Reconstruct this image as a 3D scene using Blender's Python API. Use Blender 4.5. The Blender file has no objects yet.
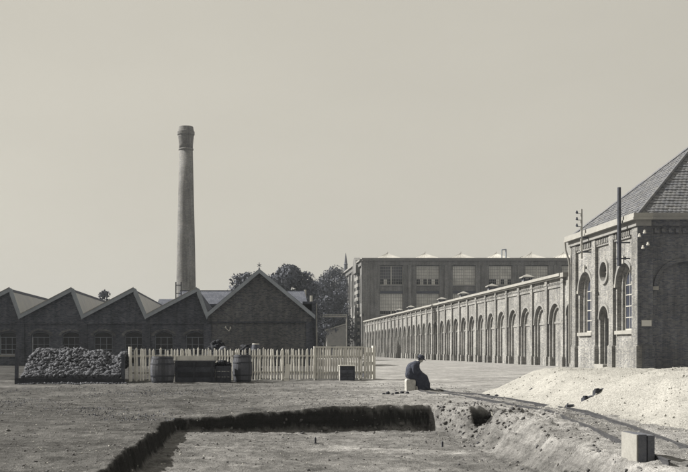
import bpy, bmesh, math, random
import numpy as np
from mathutils import Vector, Matrix

random.seed(7)
rng = np.random.default_rng(7)
sc = bpy.context.scene
COL = sc.collection
R = math.radians

# ------------------------------------------------------------------ camera
# pinhole of the old view camera: pixel x = 245 + 1000 X / Y, y = 350 - 1000 (Z - 1.4) / Y
cam_d = bpy.data.cameras.new('camera')
cam = bpy.data.objects.new('camera', cam_d)
COL.objects.link(cam)
cam.location = (0, 0, 1.4)
cam.rotation_euler = (R(90), 0, 0)
cam_d.sensor_width = 36
cam_d.lens = 1000 / 688 * 36
cam_d.shift_x = (344 - 245) / 688
cam_d.shift_y = (350 - 236) / 688
cam_d.clip_end = 6000
sc.camera = cam

# ------------------------------------------------------------------ light
SUN_TO = Vector((-0.75, 0.24, 0.60)).normalized()
sun_d = bpy.data.lights.new('sun', 'SUN')
sun_d.energy = 4.8
sun_d.angle = R(0.6)
sun_d.color = (1.0, 0.96, 0.88)
sun = bpy.data.objects.new('sun', sun_d)
sun.rotation_euler = (-SUN_TO).to_track_quat('-Z', 'Y').to_euler()
sun.location = (-30, 20, 60)
COL.objects.link(sun)

world = bpy.data.worlds.new('World')
sc.world = world
world.use_nodes = True
nt = world.node_tree
nt.nodes.clear()
wo = nt.nodes.new('ShaderNodeOutputWorld')
bg = nt.nodes.new('ShaderNodeBackground')
sky = nt.nodes.new('ShaderNodeTexSky')
sky.sky_type = 'NISHITA'
sky.sun_disc = False
sky.sun_elevation = math.asin(SUN_TO.z)
sky.sun_rotation = math.atan2(SUN_TO.x, SUN_TO.y)
sky.dust_density = 4.0
bw = nt.nodes.new('ShaderNodeRGBToBW')
pw = nt.nodes.new('ShaderNodeMath'); pw.operation = 'POWER'; pw.inputs[1].default_value = 0.16
mu = nt.nodes.new('ShaderNodeMixRGB'); mu.blend_type = 'MULTIPLY'; mu.inputs[0].default_value = 1
mu.inputs[2].default_value = (1.0, 0.95, 0.825, 1)
nt.links.new(sky.outputs[0], bw.inputs[0])
nt.links.new(bw.outputs[0], pw.inputs[0])
wn = nt.nodes.new('ShaderNodeTexNoise'); wn.inputs['Scale'].default_value = 2.2; wn.inputs['Detail'].default_value = 5
wt = nt.nodes.new('ShaderNodeTexCoord'); wm = nt.nodes.new('ShaderNodeMapping'); wm.inputs['Scale'].default_value = (1, 1, 2.6)
nt.links.new(wt.outputs['Generated'], wm.inputs[0]); nt.links.new(wm.outputs[0], wn.inputs['Vector'])
wr = nt.nodes.new('ShaderNodeMapRange'); wr.inputs[1].default_value = .3; wr.inputs[2].default_value = .7; wr.inputs[3].default_value = .955; wr.inputs[4].default_value = 1.045
nt.links.new(wn.outputs['Fac'], wr.inputs[0])
wx_ = nt.nodes.new('ShaderNodeMath'); wx_.operation = 'MULTIPLY'
nt.links.new(pw.outputs[0], wx_.inputs[0]); nt.links.new(wr.outputs[0], wx_.inputs[1])
nt.links.new(wx_.outputs[0], mu.inputs[1])
nt.links.new(mu.outputs[0], bg.inputs[0])
bg.inputs[1].default_value = 0.255
nt.links.new(bg.outputs[0], wo.inputs[0])

sc.view_settings.view_transform = 'Standard'
sc.view_settings.look = 'None'
sc.view_settings.exposure = 0.90
sc.view_settings.gamma = 1.0
sc.view_settings.use_curve_mapping = False
sc.cycles.max_bounces = 6
sc.cycles.use_denoising = True

# ------------------------------------------------------------------ materials
def tone(v):
    t = min(1, max(0, (v - 0.03) / 0.17))
    a = (0.80, 0.93, 1.38)
    b = (1.02, 1.0, 0.94)
    return tuple(v * (a[i] * (1 - t) + b[i] * t) for i in range(3)) + (1,)

class NB:
    """small node helper"""
    def __init__(s, name):
        s.m = bpy.data.materials.new(name)
        s.m.use_nodes = True
        s.t = s.m.node_tree
        s.t.nodes.clear()
        s.out = s.n('ShaderNodeOutputMaterial')
        s.b = s.n('ShaderNodeBsdfPrincipled')
        s.l(s.b.outputs[0], s.out.inputs[0])
        s.pos = s.n('ShaderNodeNewGeometry').outputs['Position']
    def n(s, k, **kw):
        x = s.t.nodes.new(k)
        for a, v in kw.items():
            setattr(x, a, v)
        return x
    def l(s, a, b):
        s.t.links.new(a, b)
    def noise(s, scale, detail=4, rough=0.6, vec=None):
        x = s.n('ShaderNodeTexNoise')
        x.inputs['Scale'].default_value = scale
        x.inputs['Detail'].default_value = detail
        x.inputs['Roughness'].default_value = rough
        s.l(vec or s.pos, x.inputs['Vector'])
        return x.outputs['Fac']
    def ramp(s, fac, stops):
        x = s.n('ShaderNodeValToRGB')
        e = x.color_ramp.elements
        while len(e) < len(stops):
            e.new(0.5)
        for i, (p, c) in enumerate(stops):
            e[i].position = p
            e[i].color = c if isinstance(c, tuple) else (c, c, c, 1)
        s.l(fac, x.inputs[0])
        return x.outputs[0]
    def mix(s, fac, a, b, mode='MIX'):
        x = s.n('ShaderNodeMixRGB', blend_type=mode)
        for i, v in enumerate((fac, a, b)):
            if isinstance(v, (int, float)):
                x.inputs[i].default_value = v if i == 0 else (v, v, v, 1)
            elif isinstance(v, tuple):
                x.inputs[i].default_value = v
            else:
                s.l(v, x.inputs[i])
        return x.outputs[0]
    def math(s, op, a, b=None):
        x = s.n('ShaderNodeMath', operation=op)
        for i, v in enumerate((a, b)):
            if v is None:
                continue
            if isinstance(v, (int, float)):
                x.inputs[i].default_value = v
            else:
                s.l(v, x.inputs[i])
        return x.outputs[0]
    def bump(s, h, strength, dist):
        x = s.n('ShaderNodeBump')
        x.inputs['Strength'].default_value = strength
        x.inputs['Distance'].default_value = dist
        s.l(h, x.inputs['Height'])
        s.l(x.outputs[0], s.b.inputs['Normal'])
    def objrand(s):
        return s.n('ShaderNodeObjectInfo').outputs['Random']
    def done(s, col, rough=0.9, spec=0.25):
        if isinstance(col, tuple):
            s.b.inputs['Base Color'].default_value = col
        else:
            s.l(col, s.b.inputs['Base Color'])
        s.b.inputs['Roughness'].default_value = rough
        s.b.inputs['Specular IOR Level'].default_value = spec
        return s.m

def cool(c, k=1.0):
    return (c[0] * (1 - .10 * k), c[1] * (1 - .01 * k), c[2] * (1 + .16 * k), 1)

def plain(name, v, scale=2.0, var=0.25, rough=0.85, bump=0.0, bscale=30, perobj=0.0, spec=0.25, ck=0.0):
    b = NB(name)
    f = b.noise(scale, 5)
    f2 = b.noise(scale * 9, 3)
    f = b.mix(0.35, f, f2)
    c = b.ramp(f, [(0.3, cool(tone(v * (1 - var)), ck)), (0.7, cool(tone(v * (1 + var)), ck))])
    if perobj:
        k = b.math('MULTIPLY_ADD', b.objrand(), perobj)
        k.node.inputs[2].default_value = 1 - perobj / 2
        c = b.mix(1.0, c, k, 'MULTIPLY')
    if bump:
        b.bump(b.noise(bscale, 4), bump, 0.02)
    return b.done(c, rough, spec)

def wallvec(b):
    """(horizontal run, height) coordinates on any upright face"""
    g = b.n('ShaderNodeNewGeometry')
    sp = b.n('ShaderNodeSeparateXYZ'); b.l(g.outputs['Position'], sp.inputs[0])
    sn = b.n('ShaderNodeSeparateXYZ'); b.l(g.outputs['True Normal'], sn.inputs[0])
    ax = b.math('ABSOLUTE', sn.outputs[0])
    gt = b.math('GREATER_THAN', ax, 0.6)
    m = b.n('ShaderNodeMix')
    b.l(gt, m.inputs[0]); b.l(sp.outputs[0], m.inputs[2]); b.l(sp.outputs[1], m.inputs[3])
    c = b.n('ShaderNodeCombineXYZ')
    b.l(m.outputs[0], c.inputs[0]); b.l(sp.outputs[2], c.inputs[1])
    return c.outputs[0], sp

def brick(name, v, var=0.35, mortar=1.25, bw_=0.23, rh=0.078, stain=0.35, bumpk=0.6):
    b = NB(name)
    vec, sp = wallvec(b)
    t = b.n('ShaderNodeTexBrick')
    b.l(vec, t.inputs['Vector'])
    t.inputs['Scale'].default_value = 1
    t.inputs['Brick Width'].default_value = bw_
    t.inputs['Row Height'].default_value = rh
    t.inputs['Mortar Size'].default_value = 0.011
    t.inputs['Mortar Smooth'].default_value = 0.3
    t.inputs['Bias'].default_value = -0.1
    t.inputs['Color1'].default_value = tone(v * (1 - var))
    t.inputs['Color2'].default_value = tone(v * (1 + var))
    t.inputs['Mortar'].default_value = tone(v * mortar)
    big = b.noise(0.45, 6, 0.65)
    st = b.ramp(big, [(0.30, 1 - stain), (0.62, 1.0 + 0.12)])
    c = b.mix(1, t.outputs['Color'], st, 'MULTIPLY')
    # rain streaks running down the wall
    mp = b.n('ShaderNodeMapping'); b.l(vec, mp.inputs[0]); mp.inputs['Scale'].default_value = (2.2, 0.16, 1)
    sk = b.ramp(b.noise(1.0, 5, 0.6, mp.outputs[0]), [(0.36, 0.66), (0.58, 1.06)])
    c = b.mix(0.8, c, sk, 'MULTIPLY')
    mid = b.ramp(b.noise(5.0, 3), [(0.3, 0.85), (0.7, 1.12)])
    c = b.mix(1, c, mid, 'MULTIPLY')
    ov = b.ramp(b.objrand(), [(0, 0.84), (1, 1.10)])
    c = b.mix(1, c, ov, 'MULTIPLY')
    b.bump(b.math('SUBTRACT', 1.0, t.outputs['Fac']), bumpk, 0.012)
    return b.done(c, 0.92, 0.2)

M = {}
M['brick_dark'] = brick('dark_brick', 0.078, var=0.5, mortar=1.5)
M['brick_gable'] = brick('gable_brick', 0.115, var=0.5, mortar=1.6)
M['brick_arcade'] = brick('arcade_brick', 0.25, var=0.34, mortar=1.2, stain=0.42)
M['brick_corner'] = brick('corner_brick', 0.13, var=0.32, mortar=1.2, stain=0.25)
M['brick_rear'] = brick('rear_brick', 0.185, var=0.2, mortar=1.1)
M['brick_chimney'] = brick('chimney_brick', 0.19, var=0.2, mortar=1.2)
M['stone_pale'] = plain('pale_stone', 0.27, 1.5, 0.2, bump=0.3)
M['stone_grey'] = plain('grey_stone', 0.215, 1.2, 0.2, bump=0.3)
M['paint_grey'] = plain('grey_paint', 0.27, 0.9, 0.2, rough=0.6, ck=1.2)
M['paint_pale'] = plain('pale_paint', 0.5, 1.5, 0.15, rough=0.6)
M['paint_dark'] = plain('dark_paint', 0.05, 1.5, 0.3, rough=0.5)
M['iron'] = plain('iron', 0.06, 6, 0.4, rough=0.55, bump=0.2)
M['rail'] = plain('rail_steel', 0.05, 5, 0.4, rough=0.6, ck=-1.2)
M['hoop'] = plain('rusty_hoop', 0.035, 5, 0.4, rough=0.6, ck=-.5)
M['zinc'] = plain('zinc', 0.26, 2, 0.25, rough=0.5)
M['bar_dim'] = plain('grimy_bar', 0.19, 2, 0.2, rough=0.6, ck=1)
M['bar'] = plain('glazing_bar', 0.36, 2, 0.15, rough=0.6)
M['picket'] = plain('picket_paint', 0.70, 3.0, 0.28, perobj=0.45, bump=0.2)
M['board'] = plain('weathered_board', 0.30, 2.5, 0.35, perobj=0.4, bump=0.4)
M['board_dark'] = plain('dark_board', 0.05, 2.5, 0.5, perobj=0.7, bump=0.5, rough=0.8, ck=-.5)  # dark wood, also used as painted shade on crate and bin
M['stave'] = plain('barrel_stave', 0.075, 2.5, 0.4, perobj=0.8, bump=0.4, rough=0.75, ck=-.4)
M['plank_pale'] = plain('pale_plank', 0.5, 3, 0.25, perobj=0.3, bump=0.3)
M['lump'] = plain('coke_lump', 0.075, 9.0, 0.8, rough=0.85, spec=0.3)
M['sleeper'] = plain('sleeper_wood', 0.11, 3, 0.35, perobj=0.4, bump=0.4)
M['block_wood'] = plain('grey_block_wood', 0.11, 4, 0.4, bump=0.5)
M['coal'] = plain('coal', 0.012, 6, 0.5, rough=0.8, spec=0.2)
M['cloth'] = plain('dark_wool', 0.045, 8, 0.4, rough=0.95, bump=0.5, bscale=60)
M['cloth2'] = plain('dark_trouser_cloth', 0.045, 8, 0.35, rough=0.95, bump=0.5, bscale=60)
M['skin'] = plain('skin', 0.30, 8, 0.1, rough=0.6)
M['linen'] = plain('linen', 0.6, 8, 0.1)
M['leather'] = plain('leather', 0.03, 8, 0.3, rough=0.5)
M['enamel'] = plain('white_enamel', 0.5, 2, 0.08, rough=0.35)
M['bark'] = plain('bark', 0.06, 3, 0.4, bump=0.6)
M['limestone'] = plain('limestone_block', 0.34, 9, 0.45, bump=0.6)
M['gravel_bit'] = plain('gravel_stone', 0.31, 12, 0.3, rough=0.9)
M['clod'] = plain('earth_clod', 0.095, 6, 0.5, rough=0.95, ck=-.9)

def leafmat(name, v):
    b = NB(name)
    f = b.noise(0.9, 4)
    c = b.ramp(f, [(0.35, tone(v * 0.7)), (0.65, tone(v * 1.35))])
    return b.done(c, 0.7, 0.2)
M['leaf'] = leafmat('foliage', 0.085)
M['leaf2'] = leafmat('foliage_dusty', 0.10)
M['weed'] = leafmat('weed', 0.06)

def roofmat(name, v, row=0.34, colw=0.26, axis='x'):
    b = NB(name)
    sp = b.n('ShaderNodeSeparateXYZ'); b.l(b.pos, sp.inputs[0])
    c = b.n('ShaderNodeCombineXYZ')
    b.l(sp.outputs[0 if axis == 'x' else 1], c.inputs[0])
    b.l(sp.outputs[2], c.inputs[1])
    t = b.n('ShaderNodeTexBrick')
    b.l(c.outputs[0], t.inputs['Vector'])
    t.inputs['Scale'].default_value = 1
    t.inputs['Brick Width'].default_value = colw
    t.inputs['Row Height'].default_value = row * 0.6
    t.inputs['Mortar Size'].default_value = 0.03
    t.inputs['Mortar Smooth'].default_value = 0.8
    t.inputs['Color1'].default_value = tone(v * 0.75)
    t.inputs['Color2'].default_value = tone(v * 1.25)
    t.inputs['Mortar'].default_value = tone(v * 0.55)
    st = b.ramp(b.noise(0.5, 5), [(0.3, 0.7), (0.7, 1.2)])
    cc = b.mix(1, t.outputs['Color'], st, 'MULTIPLY')
    b.bump(b.math('SUBTRACT', 1.0, t.outputs['Fac']), 0.7, 0.03)
    return b.done(cc, 0.85, 0.25)
M['tile_x'] = roofmat('roof_tile', 0.085, axis='x')
M['tile_y'] = roofmat('roof_tile_run', 0.10, axis='y')
M['tile_corner'] = plain('corner_roof_tile', 0.14, 1.6, 0.35, perobj=0.2, rough=0.8)
M['slate'] = plain('slate', 0.10, 1.0, 0.35, rough=0.6)

def glass(name, v, rough, spec):
    b = NB(name)
    k = b.ramp(b.objrand(), [(0.0, 0.75), (1.0, 1.2)])
    c = b.mix(1, b.ramp(b.noise(0.5, 3), [(0.35, tone(v * 0.8)), (0.65, tone(v * 1.2))]), k, 'MULTIPLY')
    return b.done(c, rough, spec)
M['glass_dark'] = glass('dark_window_glass', 0.010, 0.2, 0.25)
M['glass_pale'] = glass('whitewashed_glass', 0.52, 0.25, 0.5)
M['glass_roof'] = glass('sky_tinted_roof_glass', 0.17, 0.3, 0.5)  # reflected sky put into the pale base colour
M['glass_mid'] = glass('dusty_glass', 0.05, 0.2, 0.4)
M['void'] = plain('dark_interior', 0.012, 1, 0.2)

def et(v):
    return (v * 1.0, v * .985, v * .97, 1)

def groundmat():
    b = NB('yard_earth')
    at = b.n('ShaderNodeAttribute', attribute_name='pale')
    n1 = b.noise(0.30, 6, 0.65)
    n2 = b.noise(2.4, 6, 0.7)
    n3 = b.noise(14.0, 4, 0.7)
    nd = b.noise(45.0, 3, 0.7)
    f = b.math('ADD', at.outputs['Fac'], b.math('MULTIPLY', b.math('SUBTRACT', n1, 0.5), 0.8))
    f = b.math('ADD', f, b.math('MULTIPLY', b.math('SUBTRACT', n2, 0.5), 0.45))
    c = b.ramp(f, [(0.0, et(0.024)), (0.33, et(0.097)), (0.68, et(0.19)), (1.0, et(0.33))])  # lowest stop serves the shade painted on the pit faces
    mp = b.n('ShaderNodeMapping'); b.l(b.pos, mp.inputs[0]); mp.inputs['Scale'].default_value = (0.35, 2.6, 1)
    g = b.ramp(b.noise(0.8, 6, 0.7, mp.outputs[0]), [(0.32, 0.62), (0.5, 1.0), (0.72, 1.25)])
    c = b.mix(0.8, c, g, 'MULTIPLY')
    g = b.ramp(n2, [(0.3, 0.72), (0.5, 1.0), (0.75, 1.22)])
    c = b.mix(1, c, g, 'MULTIPLY')
    g = b.ramp(n3, [(0.3, 0.62), (0.48, 1.0), (0.75, 1.3)])
    c = b.mix(0.85, c, g, 'MULTIPLY')
    g = b.ramp(nd, [(0.3, 0.7), (0.7, 1.25)])
    c = b.mix(0.7, c, g, 'MULTIPLY')
    ms = b.n('ShaderNodeMapping'); b.l(b.pos, ms.inputs[0]); ms.inputs['Scale'].default_value = (0.5, 0.5, 16)
    g = b.ramp(b.noise(1.0, 3, 0.6, ms.outputs[0]), [(0.35, 0.7), (0.62, 1.25)])
    c = b.mix(0.6, c, g, 'MULTIPLY')
    h = b.math('ADD', b.math('MULTIPLY', n3, 0.6), b.math('MULTIPLY', nd, 0.4))
    b.bump(h, 1.0, 0.09)
    return b.done(c, 0.95, 0.15)
M['ground'] = groundmat()

def gravelmat():
    b = NB('pale_gravel')
    vo = b.n('ShaderNodeTexVoronoi'); vo.inputs['Scale'].default_value = 34; b.l(b.pos, vo.inputs['Vector'])
    sep = b.n('ShaderNodeSeparateColor'); b.l(vo.outputs['Color'], sep.inputs[0])
    c = b.ramp(sep.outputs[0], [(0.0, tone(0.22)), (0.5, tone(0.28)), (1.0, tone(0.34))])
    g = b.ramp(b.noise(1.3, 5), [(0.3, 0.86), (0.7, 1.1)])
    c = b.mix(1, c, g, 'MULTIPLY')
    b.bump(b.math('SUBTRACT', 1.0, vo.outputs['Distance']), 0.6, 0.016)
    return b.done(c, 0.95, 0.15)
M['gravel'] = gravelmat()

# ------------------------------------------------------------------ mesh helpers
class MB:
    def __init__(s):
        s.v, s.f = [], []
    def add(s, vs, fs):
        o = len(s.v)
        s.v += [tuple(p) for p in vs]
        s.f += [tuple(i + o for i in f) for f in fs]
        return s
    def box(s, x0, x1, y0, y1, z0, z1):
        return s.add([(x0, y0, z0), (x1, y0, z0), (x1, y1, z0), (x0, y1, z0),
                      (x0, y0, z1), (x1, y0, z1), (x1, y1, z1), (x0, y1, z1)],
                     [(0, 3, 2, 1), (4, 5, 6, 7), (0, 1, 5, 4), (1, 2, 6, 5), (2, 3, 7, 6), (3, 0, 4, 7)])
    def prism(s, poly, y0, y1):
        """polygon in (x, z) extruded along y"""
        n = len(poly)
        vs = [(x, y0, z) for x, z in poly] + [(x, y1, z) for x, z in poly]
        fs = [tuple(range(n)), tuple(range(2 * n - 1, n - 1, -1))]
        fs += [(i, n + i, n + (i + 1) % n, (i + 1) % n) for i in range(n)]
        return s.add(vs, fs)
    def slab(s, quad, thick):
        """a quad (4 points) thickened along its normal"""
        q = [Vector(p) for p in quad]
        n = (q[1] - q[0]).cross(q[3] - q[0]).normalized() * thick
        return s.add([*q, *[p - n for p in q]],
                     [(0, 1, 2, 3), (7, 6, 5, 4), (0, 4, 5, 1), (1, 5, 6, 2), (2, 6, 7, 3), (3, 7, 4, 0)])
    def tube(s, a, b, r0, r1=None, n=8, cap=True):
        r1 = r0 if r1 is None else r1
        a, b = Vector(a), Vector(b)
        d = (b - a).normalized()
        u = d.cross(Vector((0, 0, 1)) if abs(d.z) < 0.9 else Vector((1, 0, 0))).normalized()
        w = d.cross(u)
        vs = []
        for p, r in ((a, r0), (b, r1)):
            for i in range(n):
                t = 2 * math.pi * i / n
                vs.append(p + u * (r * math.cos(t)) + w * (r * math.sin(t)))
        fs = [(i, (i + 1) % n, n + (i + 1) % n, n + i) for i in range(n)]
        if cap:
            fs += [tuple(range(n - 1, -1, -1)), tuple(range(n, 2 * n))]
        return s.add(vs, fs)
    def path(s, pts, rs, n=7):
        for i in range(len(pts) - 1):
            s.tube(pts[i], pts[i + 1], rs[i], rs[i + 1], n)
        return s
    def lathe(s, prof, n=32, c=(0, 0, 0)):
        vs, fs = [], []
        for r, z in prof:
            for i in range(n):
                t = 2 * math.pi * i / n
                vs.append((c[0] + r * math.cos(t), c[1] + r * math.sin(t), c[2] + z))
        for k in range(len(prof) - 1):
            for i in range(n):
                j = (i + 1) % n
                fs.append((k * n + i, k * n + j, (k + 1) * n + j, (k + 1) * n + i))
        fs.append(tuple(range(n - 1, -1, -1)))
        fs.append(tuple(range((len(prof) - 1) * n, len(prof) * n)))
        return s.add(vs, fs)
    def arch_plate(s, x0, x1, z0, z1, yf, yb, c, r, zs, zb=None, rise=None, n=14, ends=True):
        """wall slab facing -y with one arched opening"""
        rise = r if rise is None else rise
        zb = z0 if zb is None else zb
        arc = [(c - r * math.cos(math.pi * i / n), zs + rise * math.sin(math.pi * i / n)) for i in range(n + 1)]
        def q(a, b, c_, d, y):
            s.add([(a[0], y, a[1]), (b[0], y, b[1]), (c_[0], y, c_[1]), (d[0], y, d[1])], [(0, 1, 2, 3)])
        for y in (yf, yb):
            q((x0, z0), (c - r, z0), (c - r, z1), (x0, z1), y)
            q((c + r, z0), (x1, z0), (x1, z1), (c + r, z1), y)
            for i in range(n):
                a, b = arc[i], arc[i + 1]
                q(a, b, (b[0], z1), (a[0], z1), y)
            if zb > z0:
                q((c - r, z0), (c + r, z0), (c + r, zb), (c - r, zb), y)
        out = [(c - r, zb)] + arc + [(c + r, zb)]
        if zb > z0:
            out.append(out[0])
        for a, b in zip(out[:-1], out[1:]):
            s.add([(a[0], yf, a[1]), (b[0], yf, b[1]), (b[0], yb, b[1]), (a[0], yb, a[1])], [(0, 1, 2, 3)])
        if ends:
            for a, b in (((x0, z0), (x0, z1)), ((x0, z1), (x1, z1)), ((x1, z1), (x1, z0))):
                s.add([(a[0], yf, a[1]), (b[0], yf, b[1]), (b[0], yb, b[1]), (a[0], yb, a[1])], [(0, 1, 2, 3)])
        return s
    def ring(s, c, zs, r0, r1, yf, yb, a0=0, a1=math.pi, n=20, rise=1.0):
        vs, fs = [], []
        for i in range(n + 1):
            t = a0 + (a1 - a0) * i / n
            for r in (r0, r1):
                for y in (yf, yb):
                    vs.append((c - r * math.cos(t), y, zs + r * rise * math.sin(t)))
        for i in range(n):
            a, b = 4 * i, 4 * (i + 1)
            fs += [(a, b, b + 2, a + 2), (a + 1, a + 3, b + 3, b + 1), (a, a + 1, b + 1, b), (a + 2, b + 2, b + 3, a + 3)]
        if a1 - a0 < 6.2:
            fs += [(0, 2, 3, 1), (4 * n, 4 * n + 1, 4 * n + 3, 4 * n + 2)]
        return s.add(vs, fs)
    def disc(s, c, zs, r, rise, zb, y, n=14):
        """arched flat sheet facing -y"""
        pts = [(c - r, zb)] + [(c - r * math.cos(math.pi * i / n), zs + rise * math.sin(math.pi * i / n)) for i in range(n + 1)] + [(c + r, zb)]
        return s.add([(x, y, z) for x, z in pts], [tuple(range(len(pts)))])
    def mesh(s, name, mat=None, smooth=False):
        me = bpy.data.meshes.new(name)
        me.from_pydata(s.v, [], s.f)
        me.validate()
        if mat is not None:
            me.materials.append(M[mat])
        if smooth:
            me.polygons.foreach_set('use_smooth', [True] * len(me.polygons))
        me.update()
        return me
    def build(s, name, mat, parent=None, smooth=False, **kw):
        return put(name, s.mesh(name, mat, smooth), parent, **kw)

def put(name, me, parent=None, loc=(0, 0, 0), rot=(0, 0, 0), scale=(1, 1, 1)):
    o = bpy.data.objects.new(name, me)
    COL.objects.link(o)
    o.location = loc
    o.rotation_euler = rot
    o.scale = scale
    if parent is not None:
        o.parent = parent
    return o

def thing(name, label, cat, loc=(0, 0, 0), rz=0, group=None):
    o = put(name, None, None, loc, (0, 0, rz))
    return tag(o, label, cat, group)

def tag(o, label, cat, group=None):
    o['label'] = label
    o['category'] = cat
    if group:
        o['group'] = group
    return o

def struct(o):
    o['kind'] = 'structure'
    return o

def stuff(o):
    o['kind'] = 'stuff'
    return o

def raw_mesh(name, V, F, mat, smooth=False):
    me = bpy.data.meshes.new(name)
    V = np.asarray(V, dtype=np.float32); F = np.asarray(F, dtype=np.int32)
    k = F.shape[1]
    me.vertices.add(len(V)); me.vertices.foreach_set('co', V.ravel())
    me.loops.add(F.size); me.loops.foreach_set('vertex_index', F.ravel())
    me.polygons.add(len(F))
    me.polygons.foreach_set('loop_start', np.arange(0, F.size, k, dtype=np.int32))
    me.polygons.foreach_set('loop_total', np.full(len(F), k, dtype=np.int32))
    if smooth:
        me.polygons.foreach_set('use_smooth', np.ones(len(F), dtype=bool))
    me.materials.append(M[mat])
    me.update(calc_edges=True)
    return me

def vnoise(x, y, seed=0):
    xi = np.floor(x).astype(np.int64); yi = np.floor(y).astype(np.int64)
    xf = x - xi; yf = y - yi
    def h(a, b):
        n = (a * 374761393 + b * 668265263 + seed * 1442695041) & 0xffffffff
        n = ((n ^ (n >> 13)) * 1274126177) & 0xffffffff
        n = n ^ (n >> 16)
        return (n & 0xffff) / 65535.0
    u = xf * xf * (3 - 2 * xf); w = yf * yf * (3 - 2 * yf)
    return (h(xi, yi) * (1 - u) + h(xi + 1, yi) * u) * (1 - w) + (h(xi, yi + 1) * (1 - u) + h(xi + 1, yi + 1) * u) * w - 0.5

def fbm(x, y, seed=0, oct=4):
    s = np.zeros_like(np.asarray(x, dtype=float)); a = 1.0
    for i in range(oct):
        s = s + a * vnoise(x * 2 ** i, y * 2 ** i, seed + i * 17)
        a *= 0.5
    return s

def sstep(a, b, x):
    t = np.clip((x - a) / (b - a), 0, 1)
    return t * t * (3 - 2 * t)

# rubble lumps: one joined mesh of irregular stones
ICO_V = []
ICO_F = []
def _ico():
    bm = bmesh.new()
    bmesh.ops.create_icosphere(bm, subdivisions=1, radius=1)
    v = np.array([p.co[:] for p in bm.verts]); f = np.array([[q.index for q in t.verts] for t in bm.faces])
    bm.free()
    return v, f
ICO_V, ICO_F = _ico()

def lumps(P, S, squash=0.75, jag=0.5):
    """irregular stones at points P with sizes S -> V, F"""
    n = len(P)
    base = ICO_V[None] * (1 + jag * (rng.random((n, len(ICO_V), 1)) - 0.5) * 2)
    ang = rng.random(n) * 6.283
    ca, sa = np.cos(ang)[:, None], np.sin(ang)[:, None]
    st = 0.65 + 0.7 * rng.random((n, 3)); st[:, 2] *= squash
    b = base * st[:, None, :]
    tl = (rng.random(n)[:, None] - 0.5) * 1.6
    ct, s_t = np.cos(tl), np.sin(tl)
    y = b[..., 1] * ct - b[..., 2] * s_t; z = b[..., 1] * s_t + b[..., 2] * ct
    x = b[..., 0]
    xx = x * ca - y * sa; yy = x * sa + y * ca
    b = np.stack([xx, yy, z], -1) * np.asarray(S)[:, None, None] + np.asarray(P)[:, None, :]
    F = ICO_F[None] + (np.arange(n) * len(ICO_V))[:, None, None]
    return b.reshape(-1, 3), F.reshape(-1, 3)

# ------------------------------------------------------------------ ground with the excavated pit
def pit_depth(x, y):
    jl = 0.09 * fbm(y * 1.7, y * 0 + 3.3, 5) + 0.05 * fbm(y * 7, x * 0 + 1.3, 6)
    left = sstep(0.0, 0.10, x - (-1.56 - 0.018 * (22 - y) + jl))
    jb = 0.14 * fbm(x * 1.3, x * 0 + 7.7, 8) + 0.05 * fbm(x * 6, x * 0 + 2.1, 9)
    yb = 21.95 + (np.clip(x, -2, 4.5) + 1.5) * 0.335 + jb
    yb = np.where(x > 4.45, yb - sstep(4.45, 5.15, x) * 1.15, yb)
    w = 0.11 + 1.0 * sstep(4.4, 4.6, x) * (1 - sstep(5.05, 5.2, x)) + 1.3 * sstep(5.75, 5.95, x)
    back = sstep(0.0, 1.0, (yb - y) / w)
    jr = 0.35 * fbm(x * 0.9, y * 0.9, 31)
    right = 1 - sstep(4.55, 5.25, x + jr * .8 + 0.055 * (20 - y))
    right = np.maximum(right, 0.75 * sstep(21.0, 21.6, y) * (1 - sstep(5.75, 5.95, x)))
    front = sstep(5, 7, y)
    return left * back * right * front

def gz(x, y):
    x = np.asarray(x, float); y = np.asarray(y, float)
    near = np.exp(-((y - 23) / 9.0) ** 2)
    z = near * (0.10 * sstep(0, 4.5, x) * (1 - sstep(6.5, 9, x)) - 0.09 * (1 - sstep(-1.5, 2.0, x)) * sstep(-8, -2, x))
    fade = np.exp(-np.maximum(0, y - 40) / 30) * np.exp(-np.maximum(0, np.abs(x) - 20) / 15)
    z = z + fade * (0.07 * fbm(x * 0.35, y * 0.35, 1) + 0.05 * fbm(x * 1.6, y * 1.6, 2))
    d = pit_depth(x, y)
    floor = -0.40 - 0.016 * (x + 1.5) + 0.05 * fbm(x * 0.9, y * 0.9, 41) + 0.03 * fbm(x * 4, y * 4, 42)
    z = z * (1 - d) + floor * d
    # clods on the crumbling right bank
    rb = np.exp(-((x - 5.4) / 1.0) ** 2) * np.exp(-((y - 20.0) / 3.2) ** 2)
    z = z + rb * (0.12 * fbm(x * 3.1, y * 3.1, 51) + 0.10 * fbm(x * 9, y * 9, 52))
    fine = np.exp(-np.maximum(0, y - 34) / 8)
    z = z + fine * (0.030 * fbm(x * 5, y * 5, 61, 3) + 0.016 * fbm(x * 13, y * 13, 66, 2))
    for off in (0.0, 1.25):
        rx = 0.4 + off + 0.33 * (38 - y) + 0.25 * np.sin(y * .35)
        z = z - 0.035 * np.exp(-((x - rx) / .10) ** 2) * sstep(25.5, 27.5, y) * sstep(44, 40, y) * (0.6 + fbm(x * 2, y * 2, 77))
    edge = d * (1 - d) * 4
    z = z + edge * 0.07 * fbm(x * 8, y * 8, 71, 3)
    return z

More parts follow.
